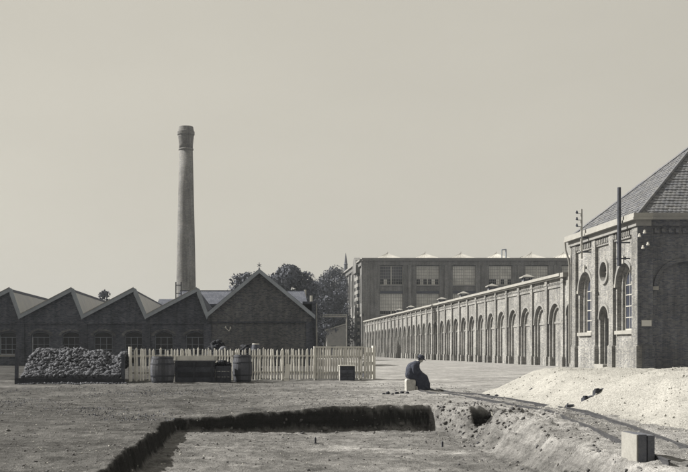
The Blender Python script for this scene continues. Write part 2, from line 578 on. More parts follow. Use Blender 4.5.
def axis(parts):
    out = []
    for a, b, s in parts:
        out += list(np.arange(a, b - 1e-6, s))
    out.append(parts[-1][1])
    return np.array(out)
gx = axis([(-1500, -300, 200), (-300, -60, 30), (-60, -14, 4), (-14, -3, 0.16), (-3, 7.6, 0.045), (7.6, 14, 0.16), (14, 60, 3), (60, 300, 30), (300, 1500, 200)])
gy = axis([(-60, 6, 6), (6, 11, 0.5), (11, 26.5, 0.05), (26.5, 40, 0.13), (40, 60, 0.5), (60, 130, 5), (130, 400, 30), (400, 2500, 350)])
XX, YY = np.meshgrid(gx, gy)
ZZ = gz(XX, YY)
nx, ny = len(gx), len(gy)
GV = np.stack([XX.ravel(), YY.ravel(), ZZ.ravel()], -1)
ii = (np.arange(ny - 1)[:, None] * nx + np.arange(nx - 1)[None]).ravel()
GF = np.stack([ii, ii + 1, ii + nx + 1, ii + nx], -1)
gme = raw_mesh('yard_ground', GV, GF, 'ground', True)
# pale trodden road along the arcade, darker earth in the yard to the left: the soil's own colour; pit faces and ground behind the fence carry painted shade
px_ = XX.ravel(); py_ = YY.ravel()
pale = 0.30 + 0.62 * sstep(-1.5, 6.5, px_ - 0.07 * (py_ - 30) + 1.5 * fbm(px_ * 0.3, py_ * 0.3, 81))
pale = np.maximum(pale, 0.9 * sstep(40, 60, py_) * sstep(4, 9, px_))
dd = pit_depth(px_, py_)
pale = pale * (1 - dd) + dd * (0.62 + 0.25 * fbm(px_ * 0.8, py_ * 1.6, 82))
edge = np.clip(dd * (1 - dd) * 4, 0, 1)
pale = pale - 0.95 * edge * np.where(px_ < 4.42, 1, np.where((px_ > 5.1) & (px_ < 5.9) & (py_ > 20.8), 1, .12))  # shade painted into the soil on the steep pit faces
pale = np.where((py_ > 46.5) & (py_ < 92) & (px_ < 5.5), 0.12, pale)  # shade behind the fence painted into the ground colour
TCL = np.polyfit([11.5, 13, 16, 18.8, 22, 26, 30, 34], [5.25, 5.55, 6.02, 6.36, 6.58, 6.55, 6.3, 6.1], 4)
pale = pale - .18 * (1 - sstep(.30, .44, np.abs(px_ - np.polyval(TCL, np.clip(py_, 11, 34))))) * (py_ < 34) * (py_ > 10)
pale = np.where((py_ > 36) & (py_ < 42) & (px_ < 4), pale + 0.08, pale)
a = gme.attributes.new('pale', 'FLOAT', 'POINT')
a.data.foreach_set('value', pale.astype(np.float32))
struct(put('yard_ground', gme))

def gzf(x, y):
    return float(gz(np.array([x]), np.array([y]))[0])

# ------------------------------------------------------------------ arcade wall (faces -X, runs into depth)
AX = 26.6
BAY = 4.5
Y0 = 84.0 - 2.7          # near end of the arcade, against the corner building
NB_ = 31
root = thing('arcade_wall', 'long pale brick factory wall of tall blind arches with light coping', 'wall',
             (AX, 84.0 + BAY * NB_, 0), R(-90))
L = BAY * NB_
# local x runs from the far end (0) to the near end (L); the face looks along local -y
pil = MB()
pil.box(-0.33, 0.33, 0.0, 0.9, 0.8, 7.5)
pil_me = pil.mesh('pilaster', 'brick_arcade')
pl_me = MB().box(-0.46, 0.46, -0.1, 0.8, -0.1, 0.8).prism([(-0.46, 0.8), (0.46, 0.8), (0.36, 0.9), (-0.36, 0.9)], -0.05, 0.0).mesh('plinth', 'brick_arcade')
cap_me = MB().box(-0.42, 0.42, -0.05, 0.5, 7.05, 7.2).mesh('pilaster_cap', 'brick_arcade')
h = BAY / 2
ord1 = MB().arch_plate(-h + .36, h - .36, -0.1, 6.75, 0.19, 0.37, 0, 1.60, 3.8).mesh('arch_order', 'brick_arcade')
ord2 = MB().arch_plate(-1.66, 1.66, -0.1, 5.6, 0.37, 0.54, 0, 1.26, 3.8, ends=False).mesh('inner_order', 'brick_arcade')
hood = MB().ring(0, 3.8, 1.60, 1.80, 0.10, 0.19).mesh('hood_mould', 'stone_grey')
panel = MB().box(-1.45, 1.45, 0.54, 0.7, -0.1, 5.3).mesh('blind_panel', 'brick_arcade')
imp = MB().box(-1.26, 1.26, 0.47, 0.54, 3.68, 3.86).box(-h + .36, -1.60, 0.10, 0.19, 3.7, 3.86).box(1.60, h - .36, 0.10, 0.19, 3.7, 3.86).mesh('impost_band', 'stone_grey')
fr = MB().box(-h + .36, h - .36, 0.09, 0.36, 6.75, 7.0)
for k in range(12):
    x = -h + .5 + k * (BAY - 1.0) / 11
    fr.box(x - .08, x + .08, 0.02, 0.2, 7.0, 7.18)
fr.box(-h + .36, h - .36, 0.2, 0.5, 7.0, 7.5)
frieze = fr.mesh('corbel_frieze', 'brick_arcade')
bpl = MB().box(-h + .46, -1.34, 0.09, 0.44, -0.1, 0.78).box(1.34, h - .46, 0.09, 0.44, -0.1, 0.78).mesh('base_course', 'brick_arcade')
cop = MB().prism([(-h, 7.62), (h, 7.62), (h, 7.86), (-h, 7.86)], -0.24, 0.7).prism([(-h, 7.5), (h, 7.5), (h, 7.619), (-h, 7.619)], -0.1, 0.7).mesh('coping', 'stone_pale')
for i in range(NB_):
    xc = i * BAY + h
    for nm, me in (('arch_order', ord1), ('inner_order', ord2), ('hood_mould', hood), ('impost_band', imp), ('corbel_frieze', frieze), ('base_course', bpl), ('coping', cop)):
        put(nm, me, root, (xc, 0, 0))
    put('blind_panel', panel, root, (xc, 0, 0))
    p = put('pilaster', pil_me, root, (i * BAY, 0, 0))
    put('plinth', pl_me, p)
    put('pilaster_cap', cap_me, p)
# the last half bay with the arched doorway
xe = L
p = put('pilaster', pil_me, root, (xe, 0, 0)); put('plinth', pl_me, p); put('pilaster_cap', cap_me, p)
MB().arch_plate(xe + .36, xe + 3.1, -0.1, 6.75, 0.15, 0.8, xe + 1.75, 0.95, 4.3).build('doorway_wall', 'brick_arcade', root)
MB().ring(xe + 1.75, 4.3, 0.95, 1.13, 0.08, 0.15).build('hood_mould', 'stone_grey', root)
dd_ = MB().box(xe + .75, xe + 2.75, 0.72, 0.8, -0.1, 4.3).build('door', 'paint_dark', root)
MB().disc(xe + 1.75, 4.3, 0.97, 0.97, 4.3, 0.74).build('fanlight', 'glass_dark', dd_)
MB().box(xe + .36, xe + 3.1, 0.2, 0.5, 6.75, 7.5).build('corbel_frieze', 'brick_arcade', root)
MB().box(xe - h + BAY, xe + 3.1, -0.16, 0.7, 7.5, 7.86).build('coping', 'stone_pale', root, loc=(-BAY + h, 0, 0))
# roof of the hall behind the wall
MB().box(0, L + 2.0, 0.9, 45, 6.9, 7.55).build('roof_deck', 'slate', root)
MB().box(0, L + 2.0, 0.9, 1.3, -0.1, 7.0).build('back_wall', 'brick_dark', root)

# roof ventilators behind the coping
VENT = [(106.4, 'largest roof ventilator, nearest the corner building, above the arcade coping'),
        (121.5, 'second roof ventilator from the corner building, above the arcade coping'),
        (137.4, 'third roof ventilator from the corner building, above the arcade coping'),
        (152.4, 'fourth roof ventilator from the corner building, above the arcade coping'),
        (181.0, 'fifth roof ventilator from the corner building, above the far arcade'),
        (194.5, 'smallest and farthest roof ventilator above the arcade coping')]
vb = MB().box(-0.44, 0.44, -0.44, 0.44, 0, 1.35).mesh('shaft', 'iron')
vl = MB()
for k in range(4):
    vl.box(-0.36, 0.36, -0.46, -0.44, 0.5 + k * 0.2, 0.6 + k * 0.2)
    vl.box(-0.46, -0.44, -0.36, 0.36, 0.5 + k * 0.2, 0.6 + k * 0.2)
vl = vl.mesh('louvre', 'zinc')
vc = MB().box(-0.66, 0.66, -0.66, 0.66, 1.5, 1.6).add([(-.66, -.66, 1.6), (.66, -.66, 1.6), (.66, .66, 1.6), (-.66, .66, 1.6), (0, 0, 1.92)],
     [(0, 1, 4), (1, 2, 4), (2, 3, 4), (3, 0, 4)]).mesh('cap', 'zinc')
vp = MB().box(-.05, .05, -.05, .05, 1.35, 1.5).mesh('cap_post', 'paint_dark')
for y, lab in VENT:
    v = thing('roof_ventilator', lab, 'ventilator', (30.0, y, 7.55), 0, 'ventilators along the hall roof')
    for nm, me in (('shaft', vb), ('louvre', vl), ('cap', vc)):
        put(nm, me, v)
    for sx in (-.38, .38):
        for sy in (-.38, .38):
            put('cap_post', vp, v, (sx, sy, 0))

# ------------------------------------------------------------------ corner building on the right
CX, CN, CF = 26.4, 67.3, 81.2
cb = thing('corner_building', 'tall brick corner pavilion with hipped tile roof and arched windows', 'building', (CX, CF, 0), R(-90))
LC = CF - CN   # 13.9
def cpil(x0, x1):
    MB().box(x0, x1, 0, 0.7, 1.75, 9.75).build('pilaster', 'brick_arcade', cb)
    MB().box(x0 - .06, x1 + .06, -0.08, 0.7, -0.1, 1.68).prism([(x0 - .06, 1.68), (x1 + .06, 1.68), (x1, 1.76), (x0, 1.76)], -0.04, 0.3).build('plinth', 'brick_arcade', cb)
def lx(y): return CF - y
pils = [(0.0, 1.3), (lx(76.2), lx(75.4)), (lx(72.6), lx(71.8)), (lx(68.3), LC)]
for a, b in pils:
    cpil(a, b)
def dentils(x0, x1):
    d = MB().box(x0, x1, 0.1, 0.5, 9.15, 9.3)
    n = int((x1 - x0) / 0.34)
    for k in range(n):
        xx = x0 + (k + .5) * (x1 - x0) / n
        d.box(xx - .09, xx + .09, 0.02, 0.3, 9.3, 9.62)
    d.box(x0, x1, 0.22, 0.5, 9.3, 9.75)
    d.build('dentil_frieze', 'brick_arcade', cb)
def corner_window(x0, x1):
    c = (x0 + x1) / 2
    MB().arch_plate(x0, x1, -0.1, 9.15, 0.22, 0.5, c, 1.5, 6.0, 2.75).build('arch_order', 'brick_arcade', cb)
    MB().arch_plate(c - 1.55, c + 1.55, 2.6, 7.7, 0.5, 0.85, c, 1.2, 6.0, 2.75, ends=False).build('inner_order', 'brick_arcade', cb)
    MB().ring(c, 6.0, 1.5, 1.72, 0.1, 0.22).build('hood_mould', 'stone_grey', cb)
    for s in (-1, 1):
        MB().box(c + s * 1.62 - .16, c + s * 1.62 + .16, 0.06, 0.24, 5.86, 6.1).build('impost_block', 'stone_pale', cb)
    MB().box(c - 1.6, c + 1.6, 0.05, 0.8, 2.5, 2.76).build('sill', 'stone_pale', cb)
    MB().box(x0, x1, 0.16, 0.3, -0.1, 1.7).build('base_course', 'brick_arcade', cb)
    MB().box(c - .16, c + .16, 0.02, 0.12, 7.45, 8.0).build('keystone', 'stone_pale', cb)
    f = MB().ring(c, 6.0, 1.08, 1.2, 0.68, 0.78)
    f.box(c - 1.2, c - 1.08, 0.68, 0.78, 2.76, 6.0).box(c + 1.08, c + 1.2, 0.68, 0.78, 2.76, 6.0).box(c - 1.08, c + 1.08, 0.68, 0.78, 2.76, 2.9)
    w = f.build('window', 'bar', cb)
    b = MB()
    for t in (-0.38, 0.38):
        b.box(c + t - .035, c + t + .035, 0.70, 0.75, 2.9, 6.0 + math.sqrt(1.1 ** 2 - t * t))
    for z in (3.7, 4.5, 5.3, 6.0):
        b.box(c - 1.08, c + 1.08, 0.695, 0.745, z - .035, z + .035)
    b.build('glazing_bar', 'bar', w)
    xs = [-1.08, -0.38, 0.38, 1.08]; zs = [2.9, 3.7, 4.5, 5.3, 6.0]
    for i in range(3):
        for j in range(4):
            MB().box(c + xs[i] + .03, c + xs[i + 1] - .03, 0.725, 0.735, zs[j] + .03, zs[j + 1] - .03).build('pane', 'glass_mid', w)
    MB().disc(c, 6.03, 1.07, 1.06, 6.03, 0.73).build('fanlight', 'glass_mid', w)
    dentils(x0, x1)
corner_window(1.3, lx(76.2))
corner_window(lx(71.8), lx(68.3))
# middle bay: oculus above a narrow arched door
x0, x1 = lx(75.4), lx(72.6); c = (x0 + x1) / 2
MB().arch_plate(x0, x1, -0.1, 5.5, 0.22, 0.5, c, 0.95, 3.7).build('arch_order', 'brick_arcade', cb)
MB().arch_plate(c - 1, c + 1, -0.1, 4.9, 0.5, 0.85, c, 0.72, 3.7, ends=False).build('inner_order', 'brick_arcade', cb)
MB().ring(c, 3.7, 0.95, 1.13, 0.1, 0.22).build('hood_mould', 'stone_grey', cb)
d = MB().box(c - .75, c + .75, 0.78, 0.84, -0.1, 3.7).build('door', 'paint_dark', cb)
MB().disc(c, 3.72, 0.74, 0.74, 3.72, 0.80).build('fanlight', 'glass_dark', d)
MB().box(c - .9, c + .9, -0.25, 0.8, -0.1, 0.35).build('doorstep', 'stone_pale', cb)
oc = MB(); n = 24
for i in range(n):
    t0, t1 = 2 * math.pi * i / n, 2 * math.pi * (i + 1) / n
    def sq(t):
        k = max(abs(math.cos(t)) / ((x1 - x0) / 2), abs(math.sin(t)) / 1.825)
        return (c + math.cos(t) / k, 7.325 + math.sin(t) / k)
    a, b = (c + .72 * math.cos(t0), 7.2 + .72 * math.sin(t0)), (c + .72 * math.cos(t1), 7.2 + .72 * math.sin(t1))
    e, g = sq(t1), sq(t0)
    oc.add([(a[0], .22, a[1]), (b[0], .22, b[1]), (e[0], .22, e[1]), (g[0], .22, g[1])], [(0, 1, 2, 3)])
    oc.add([(a[0], .22, a[1]), (b[0], .22, b[1]), (b[0], .7, b[1]), (a[0], .7, a[1])], [(0, 1, 2, 3)])
for sx_ in (x0, x1):      # fill the corners the fan leaves open
    pass
oc.build('oculus_wall', 'brick_arcade', cb)
MB().box(x0, x1, 0.225, 0.3, 8.6, 9.16).build('upper_wall', 'brick_arcade', cb)
MB().ring(c, 7.2, 0.72, 0.95, 0.08, 0.25, 0, 2 * math.pi, 32).build('oculus_ring', 'stone_grey', cb)
MB().ring(c, 7.2, 0.0, 0.74, 0.55, 0.6, 0, 2 * math.pi, 32).build('oculus_pane', 'glass_dark', cb)
ob = MB().box(c - .03, c + .03, 0.5, 0.55, 6.48, 7.92).box(c - .72, c + .72, 0.49, 0.54, 7.17, 7.23).build('glazing_bar', 'bar', cb)
dentils(x0, x1)
MB().box(0.1, LC - .45, 0.86, 1.2, -0.1, 9.7).build('inner_wall', 'brick_dark', cb)
# side facing the camera: local +x end; pier, then recessed blind arch bays
def fy(o, me_or_mb, nm, mat):
    return None
front = []
def FB():  # builder whose x is world X - CX and whose y is world Y - CN, converted to the building's local frame
    return MB()
def to_local(mb):
    # world offset (wx, wy) -> local: lx = LC - wy , ly = wx
    mb.v = [(LC - y, x, z) for x, y, z in mb.v]
    return mb
WF = 14.0
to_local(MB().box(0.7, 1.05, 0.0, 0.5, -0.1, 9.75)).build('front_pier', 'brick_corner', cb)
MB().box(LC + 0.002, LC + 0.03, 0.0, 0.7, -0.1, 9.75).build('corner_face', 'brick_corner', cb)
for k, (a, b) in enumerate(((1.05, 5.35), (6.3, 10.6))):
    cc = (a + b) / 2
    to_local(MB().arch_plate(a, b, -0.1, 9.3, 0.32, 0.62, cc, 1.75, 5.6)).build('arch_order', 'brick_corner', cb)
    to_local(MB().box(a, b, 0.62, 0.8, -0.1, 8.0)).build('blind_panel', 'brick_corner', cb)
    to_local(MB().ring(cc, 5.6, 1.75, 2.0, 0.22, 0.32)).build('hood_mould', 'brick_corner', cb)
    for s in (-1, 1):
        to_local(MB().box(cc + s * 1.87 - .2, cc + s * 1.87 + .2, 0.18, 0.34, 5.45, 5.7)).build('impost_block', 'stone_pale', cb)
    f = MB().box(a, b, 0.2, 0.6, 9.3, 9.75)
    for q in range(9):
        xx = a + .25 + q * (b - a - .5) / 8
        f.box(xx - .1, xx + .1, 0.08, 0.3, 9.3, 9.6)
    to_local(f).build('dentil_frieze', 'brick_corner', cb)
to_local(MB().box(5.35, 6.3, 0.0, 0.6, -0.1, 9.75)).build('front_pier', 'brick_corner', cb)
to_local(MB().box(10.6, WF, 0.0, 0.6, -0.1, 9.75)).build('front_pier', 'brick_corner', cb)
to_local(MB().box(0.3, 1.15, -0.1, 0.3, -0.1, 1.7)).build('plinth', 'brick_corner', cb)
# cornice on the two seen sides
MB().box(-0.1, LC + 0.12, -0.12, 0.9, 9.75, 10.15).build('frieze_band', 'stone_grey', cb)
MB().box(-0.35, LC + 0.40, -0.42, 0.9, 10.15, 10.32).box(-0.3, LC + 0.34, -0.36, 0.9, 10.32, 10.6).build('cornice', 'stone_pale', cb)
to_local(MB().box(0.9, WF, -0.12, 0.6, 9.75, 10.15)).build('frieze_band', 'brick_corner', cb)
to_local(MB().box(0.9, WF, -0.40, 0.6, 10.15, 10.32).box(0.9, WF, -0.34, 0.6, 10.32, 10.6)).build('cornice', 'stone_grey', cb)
# hipped roof: eaves rectangle world X 26.5..40.4, Y 67.4..81.2
e0, e1, f0, f1 = 26.45, 40.4, 67.35, 81.2
ap = ((e0 + e1) / 2, (f0 + f1) / 2, 10.5 + 6.2)
def Lc(p): return (CF - p[1], p[0] - CX, p[2])
cr = [(e0, f0, 10.5), (e1, f0, 10.5), (e1, f1, 10.5), (e0, f1, 10.5)]
MB().add([Lc(p) for p in cr] + [Lc(ap)], [(0, 1, 4), (1, 2, 4), (2, 3, 4), (3, 0, 4), (0, 3, 2, 1)]).build('roof', 'tile_corner', cb)
def tiles(A, B, apex, name):
    A, B, P = Vector(A), Vector(B), Vector(apex)
    u = (B - A).normalized(); Lw = (B - A).length
    mid = (A + B) / 2; up = (P - mid); Hs = up.length; up = up / Hs
    nrm = u.cross(up).normalized()
    if nrm.z < 0: nrm = -nrm
    mb = MB(); row, wd = 0.34, 0.30
    r = 0
    while r * row < Hs - .2:
        s0 = r * row; half = Lw / 2 * (1 - (s0 + row * .5) / Hs)
        k0 = int(-half / wd) ; k1 = int(half / wd)
        for k in range(k0, k1 + 1):
            x = (k + (0.5 if r % 2 else 0)) * wd
            if abs(x) > half: continue
            o = mid + u * x + up * s0 + nrm * 0.015
            j = random.uniform(-.02, .03)
            pts = [o - u * .145 + nrm * (.030 + j * .6), o + nrm * (.045 + j * .6), o + u * .145 + nrm * (.030 + j * .6)]
            pts2 = [p + up * (row + .06) - nrm * .045 for p in pts]
            low = [p - nrm * .045 for p in pts]
            mb.add([*pts, *pts2, *low], [(0, 1, 4, 3), (1, 2, 5, 4), (6, 7, 1, 0), (7, 8, 2, 1)])
        r += 1
    mb.v = [Lc(p) for p in mb.v]
    return stuff(mb.build(name, 'tile_corner', cb))
tiles(cr[0], cr[1], ap, 'roof_tiles')
tiles(cr[3], cr[0], ap, 'roof_tiles')
for p in cr:
    MB().tube(Lc((p[0], p[1], p[2] + .05)), Lc((ap[0], ap[1], ap[2] + .05)), 0.13, n=6).build('hip_ridge', 'tile_corner', cb)
# drainpipe at the joint with the arcade
MB().path([(0.25, -0.5, 10.1), (0.25, -0.45, 9.5), (0.25, -0.2, 8.7), (0.25, -0.12, 8.2)], [.08] * 4).path([(0.25, -0.14, 8.2), (0.25, -0.14, 0.3)], [.07, .07]).build('drainpipe', 'zinc', cb)
# things fixed to the corner building
pm = thing('wall_plate', 'small white plate on the dark brick corner pier', 'sign', (27.0, CN - 0.04, 3.2))
MB().box(-.32, .32, -0.04, 0.0, -.19, .19).build('plate', 'enamel', pm)
MB().box(-.35, .35, -0.02, 0.004, -.22, .22).build('frame', 'zinc', pm)
def insulator(mb, p, s=1.0):
    x, y, z = p
    mb.lathe([(0.03 * s, 0), (0.09 * s, 0.02 * s), (0.10 * s, 0.10 * s), (0.06 * s, 0.13 * s), (0.07 * s, 0.2 * s), (0.02 * s, 0.24 * s)], 10, (x, y, z))
for k, (x, z, lab) in enumerate(((26.62, 8.95, 'upper pair of white insulators on the dark corner pier'), (26.85, 8.15, 'lower pair of white insulators on the dark corner pier'))):
    t = thing('insulator_bracket', lab, 'insulator', (x, CN, z))
    MB().tube((0, 0.03, 0), (0, -0.25, 0), .025).tube((-.2, -0.25, 0), (.2, -0.25, 0.25), .025).build('bracket', 'iron', t)
    for s in (-1, 1):
        m_ = MB(); insulator(m_, (s * .17, -0.25, .13 + s * .12), 1.1)
        m_.build('insulator', 'enamel', t)
# telephone poles bracketed on the eaves
def eave_pole(y, z0, z1, r, mat, lab, nins):
    t = thing('wall_pole', lab, 'pole', (CX - 0.62, y, 0), 0, 'poles bracketed to the eaves of the corner building')
    MB().tube((0, 0, z0), (0, 0, z1), r, r * .8, 10).build('shaft', mat, t)
    for z in (z0 + .5, z0 + 1.6):
        MB().box(-r - .03, 0.75, -0.05, 0.05, z - .05, z + .05).build('bracket', 'iron', t)
    for k in range(nins):
        z = z1 - .35 - k * .5
        MB().tube((0, 0, z), (0, -.02, z), .02).tube((0, 0, z), (-.38, 0, z), .022).build('arm', 'iron', t)
        m_ = MB(); insulator(m_, (-.36, 0, z), 1.0)
        m_.build('insulator', 'glass_mid', t)
eave_pole(68.9, 7.2, 12.6, 0.15, 'board_dark', 'thick dark pole standing up through the eaves by the building corner', 0)
eave_pole(76.6, 8.4, 12.2, 0.09, 'board', 'thin grey insulator pole at the eaves above the far arched window', 3)

# ------------------------------------------------------------------ rear factory block
RY, RX0, RX1 = 224.0, 26.6, 82.0
rb = thing('rear_factory', 'large three storey brick mill with gridded windows behind the arcade', 'building', (RX0, RY, 0))
def rw(px): return (px - 245) * 0.224 - RX0
def rz(py): return 1.4 + (350 - py) * 0.224
TOP = 21.6
wins = [(380 + 36.4 * k, 403 + 36.4 * k) for k in range(6)]
wpos = [(rw(a), rw(b)) for a, b in wins]
prev = 0
for k, (a, b) in enumerate(wpos + [(RX1 - RX0, None)]):
    MB().box(prev, a, 0, 1.2, -0.1, TOP - 1.2).build('pier', 'brick_rear', rb)
    MB().box(prev + (a - prev) * .5 - .35, prev + (a - prev) * .5 + .35, -0.25, 0.0, -0.1, TOP - 1.2).build('pilaster', 'brick_rear', rb)
    prev = b
MB().box(0, RX1 - RX0, -0.1, 1.0, TOP - 1.2, TOP - .2).build('parapet', 'brick_rear', rb)
MB().box(-0.3, RX1 - RX0, -0.5, 1.0, TOP - .2, TOP + .15).box(-0.5, RX1 - RX0, -0.75, 1.2, TOP + .15, TOP + .4).build('cornice', 'stone_grey', rb)
rows = [(16.0, 20.3), (9.3, 14.1), (2.2, 7.4)]
for k, (a, b) in enumerate(wpos):
    for (z0, z1, zz) in ((14.1, 16.0, 0), (7.4, 9.3, 0), (-0.1, 2.2, 0)):
        MB().box(a, b, 0.25, 1.2, z0, z1).build('spandrel', 'brick_rear', rb)
        MB().box(a, b, 0.05, 0.3, z1 - .25, z1).build('window_sill', 'stone_grey', rb)
    MB().box(a, b, 0.1, 0.6, 14.1, 14.6).build('lintel', 'iron', rb)
    for r_, (z0, z1) in enumerate(rows):
        mid = (a + b) / 2
        f = MB().box(a, b, 0.5, 0.62, z1 - .15, z1).box(a, b, 0.5, 0.62, z0, z0 + .12).box(mid - .14, mid + .14, 0.46, 0.62, z0 + .12, z1 - .15)
        f.box(a, a + .12, .5, .62, z0 + .12, z1 - .15).box(b - .12, b, .5, .62, z0 + .12, z1 - .15)
        w = f.build('window', 'bar', rb)
        g = MB()
        for (s0, s1) in ((a + .12, mid - .14), (mid + .14, b - .12)):
            for q in range(1, 6):
                xx = s0 + (s1 - s0) * q / 6
                g.box(xx - .035, xx + .035, 0.53, 0.57, z0 + .12, z1 - .15)
            for q in range(1, 6):
                zq = z0 + .12 + (z1 - z0 - .27) * q / 6
                g.box(s0, s1, 0.525, 0.565, zq - .035, zq + .035)
        g.build('glazing_bar', 'stone_grey', w)
        for q, (s0, s1) in enumerate(((a + .12, mid - .14), (mid + .14, b - .12))):
            zlow = z0 + .12 + (1.15 if r_ == 0 else 0.8)
            mt = 'glass_mid' if (k == 0 and r_ == 0) else 'glass_pale'
            MB().box(s0, s1, 0.56, 0.6, zlow, z1 - .15).build('pane', mt, w)
            # lower casements, some standing open and dark
            for e in range(3):
                c0, c1 = s0 + (s1 - s0) * e / 3, s0 + (s1 - s0) * (e + 1) / 3
                opened = (k < 2 and e != 1) or random.random() < 0.22 or (k == 3 and q == 1 and e == 0)
                if r_ == 1: opened = random.random() < (0.75 if k == 0 else 0.4)
                MB().box(c0 + .04, c1 - .04, 0.57 if not opened else 0.72, 0.6 if not opened else 0.75, z0 + .12, zlow - .04).build(
                    'casement', 'void' if opened else 'glass_pale', w)
MB().box(0.3, RX1 - RX0, 1.2, 44, -0.1, TOP - .3).build('core', 'brick_dark', rb)
# lit side facade, facing -X : tall windows between piers
side = []
def SL(mb):  # builder in (run away from camera, outward) -> local: x = -out , y = run
    mb.v = [(y, x, z) for x, y, z in mb.v]
    return mb
runs = [(0.03, 6.5), (6.5, 13.5), (13.5, 20.0), (20.0, 27.0), (27.0, 34.0), (34.0, 44.0)]
for k, (a, b) in enumerate(runs):
    if k == 1:
        continue
    SL(MB().box(a, a + 1.0, -0.45, 0.3, -0.1, TOP - 1.2)).build('pilaster', 'brick_rear', rb)
    cc = (a + b + 1) / 2; r_ = min(1.4, (b - a - 1) / 2 - .4)
    SL(MB().arch_plate(a + 1.0, b, 9.0, TOP - 1.2, -0.15, 0.3, cc, r_, 17.2, 12.0)).build('arch_wall', 'brick_rear', rb)
    SL(MB().arch_plate(a + 1.0, b, -0.1, 9.0, -0.15, 0.3, cc, r_, 6.4, 1.8)).build('arch_wall', 'brick_rear', rb)
    for zs, zb in ((17.2, 12.0), (6.4, 1.8)):
        w = SL(MB().disc(cc, zs, r_, r_, zb, 0.2)).build('window', 'glass_dark', rb)
        SL(MB().box(cc - .05, cc + .05, 0.1, 0.18, zb, zs + r_).box(cc - r_, cc + r_, 0.1, 0.18, zs - .05, zs + .05).box(cc - r_, cc + r_, 0.1, 0.18, (zb + zs) / 2 - .05, (zb + zs) / 2 + .05)).build('glazing_bar', 'bar', w)
SL(MB().box(0.03, 44, -0.55, 0.9, TOP - 1.2, TOP - .2)).build('side_frieze', 'brick_rear', rb)
SL(MB().box(0.03, 44, -0.95, 0.3, TOP - .2, TOP + .15)).build('side_cornice', 'stone_grey', rb)
SL(MB().box(0.03, 44, -0.3, 0.3, 9.0, 9.5)).build('string_course', 'stone_grey', rb)
# banded stair bay on the side facade
for j in range(12):
    z0 = j * 1.6
    SL(MB().box(6.5, 13.5, -.62, 0.28, z0, z0 + .8)).build('stair_bay_band', 'stone_grey', rb)
    SL(MB().box(6.55, 13.45, -.5, 0.28, z0 + .8, z0 + 1.6)).build('stair_bay_window', 'glass_dark', rb)
    SL(MB().box(9.3, 10.7, -.6, -.5, z0 + .8, z0 + 1.6)).build('stair_bay_pier', 'stone_grey', rb)
SL(MB().prism([(6.3, 19.2), (13.7, 19.2), (13.7, 21.0), (12.4, 22.3), (10.0, 23.0), (7.6, 22.3), (6.3, 21.0)], -1.05, 0.3)).build('stair_gable', 'brick_rear', rb)
SL(MB().lathe([(0.55, 0), (0.62, .3), (0.5, .7), (0.46, 1.9), (0.56, 2.1), (0.42, 2.3), (0.04, 5.0)], 8, (36, -0.4, 21.6))).build('pinnacle', 'slate', rb)
# glazed roof lanterns
LANT = [387.5, 425, 460.8, 496, 531, 563]
LORD = ['leftmost', 'second from the left', 'third from the left', 'fourth from the left', 'fifth from the left', 'rightmost']
for k, px in enumerate(LANT):
    x = (px - 245) * 0.232
    t = thing('roof_lantern', '%s of the low glass roof lanterns on the rear mill' % LORD[k], 'skylight', (x, 232, TOP - .3), 0, 'glass roof lanterns on the rear mill')
    MB().add([(-3.4, -3.4, .9), (3.4, -3.4, .9), (3.4, 3.4, .9), (-3.4, 3.4, .9), (0, 0, 2.55)], [(0, 1, 4), (1, 2, 4), (2, 3, 4), (3, 0, 4)]).build('glazing', 'glass_pale', t)
    MB().box(-3.4, 3.4, -3.4, 3.4, 0.0, .9).build('kerb', 'paint_grey', t)
    b = MB()
    for q in range(-3, 4):
        b.tube((q * .95, -3.41, .90), (q * .95 * .04, -.06, 2.55), .02, n=4)
        b.tube((-3.41, q * .95, .90), (-.06, q * .95 * .04, 2.55), .02, n=4)
    b.build('glazing_bar', 'bar', t)
    MB().lathe([(.12, 0), (.13, .15), (.05, .3), (.02, .55)], 8, (0, 0, 2.5)).build('finial', 'zinc', t)
t = thing('roof_flue', 'pale flue pipe with square hood on the rear mill roof', 'flue', ((504 - 245) * .2285, 228.5, TOP - .3))
MB().tube((-.5, 0, 0), (-.5, 0, 3.0), .12).tube((.45, 0, 0), (.45, 0, 3.1), .16).tube((-.55, 0, 3.0), (.5, 0, 3.1), .14).build('pipe', 'paint_grey', t)
t = thing('roof_hatch', 'tilted hatch standing open on the rear mill roof beside the flue', 'hatch', ((517 - 245) * .228, 228, TOP - .3))
MB().slab([(-1.4, -.6, .2), (1.2, -.6, 1.5), (1.2, .6, 1.5), (-1.4, .6, .2)], .1).build('lid', 'zinc', t)
MB().box(-1.6, 1.4, -.7, .7, 0, .2).build('curb', 'slate', t)

# annex against the far side of the mill
an = thing('annex_shed', 'small pale lean-to shed against the far mill side', 'shed', (18.7, 228, 0))
MB().prism([(0, -.1), (4.2, -.1), (4.2, 7.1), (0, 5.8)], 0, 10).build('wall', 'stone_grey', an)
MB().slab([(-.4, -.4, 5.75), (4.3, -.4, 7.2), (4.3, 10.5, 7.2), (-.4, 10.5, 5.75)], -.25).build('roof', 'zinc', an)
MB().box(.9, 2.0, -.06, .02, 0, 2.4).build('door', 'paint_dark', an)
# overhead pipe on a post
pp = thing('overhead_pipe', 'thin pale pipe carried on a post from workshop to mill', 'pipe', (0, 0, 0))
MB().tube((13.6, 190, 0), (13.6, 190, 7.7), .14, n=8).build('post', 'zinc', pp)
MB().tube((13.5, 190, 7.75), (19.4, 190, 7.75), .13, n=8).tube((13.5, 190, 8.1), (19.4, 190, 8.1), .05, n=6).build('pipe', 'zinc', pp)
MB().tube((19.3, 190, 0), (19.3, 190, 8.1), .12, n=8).build('far_post', 'zinc', pp)

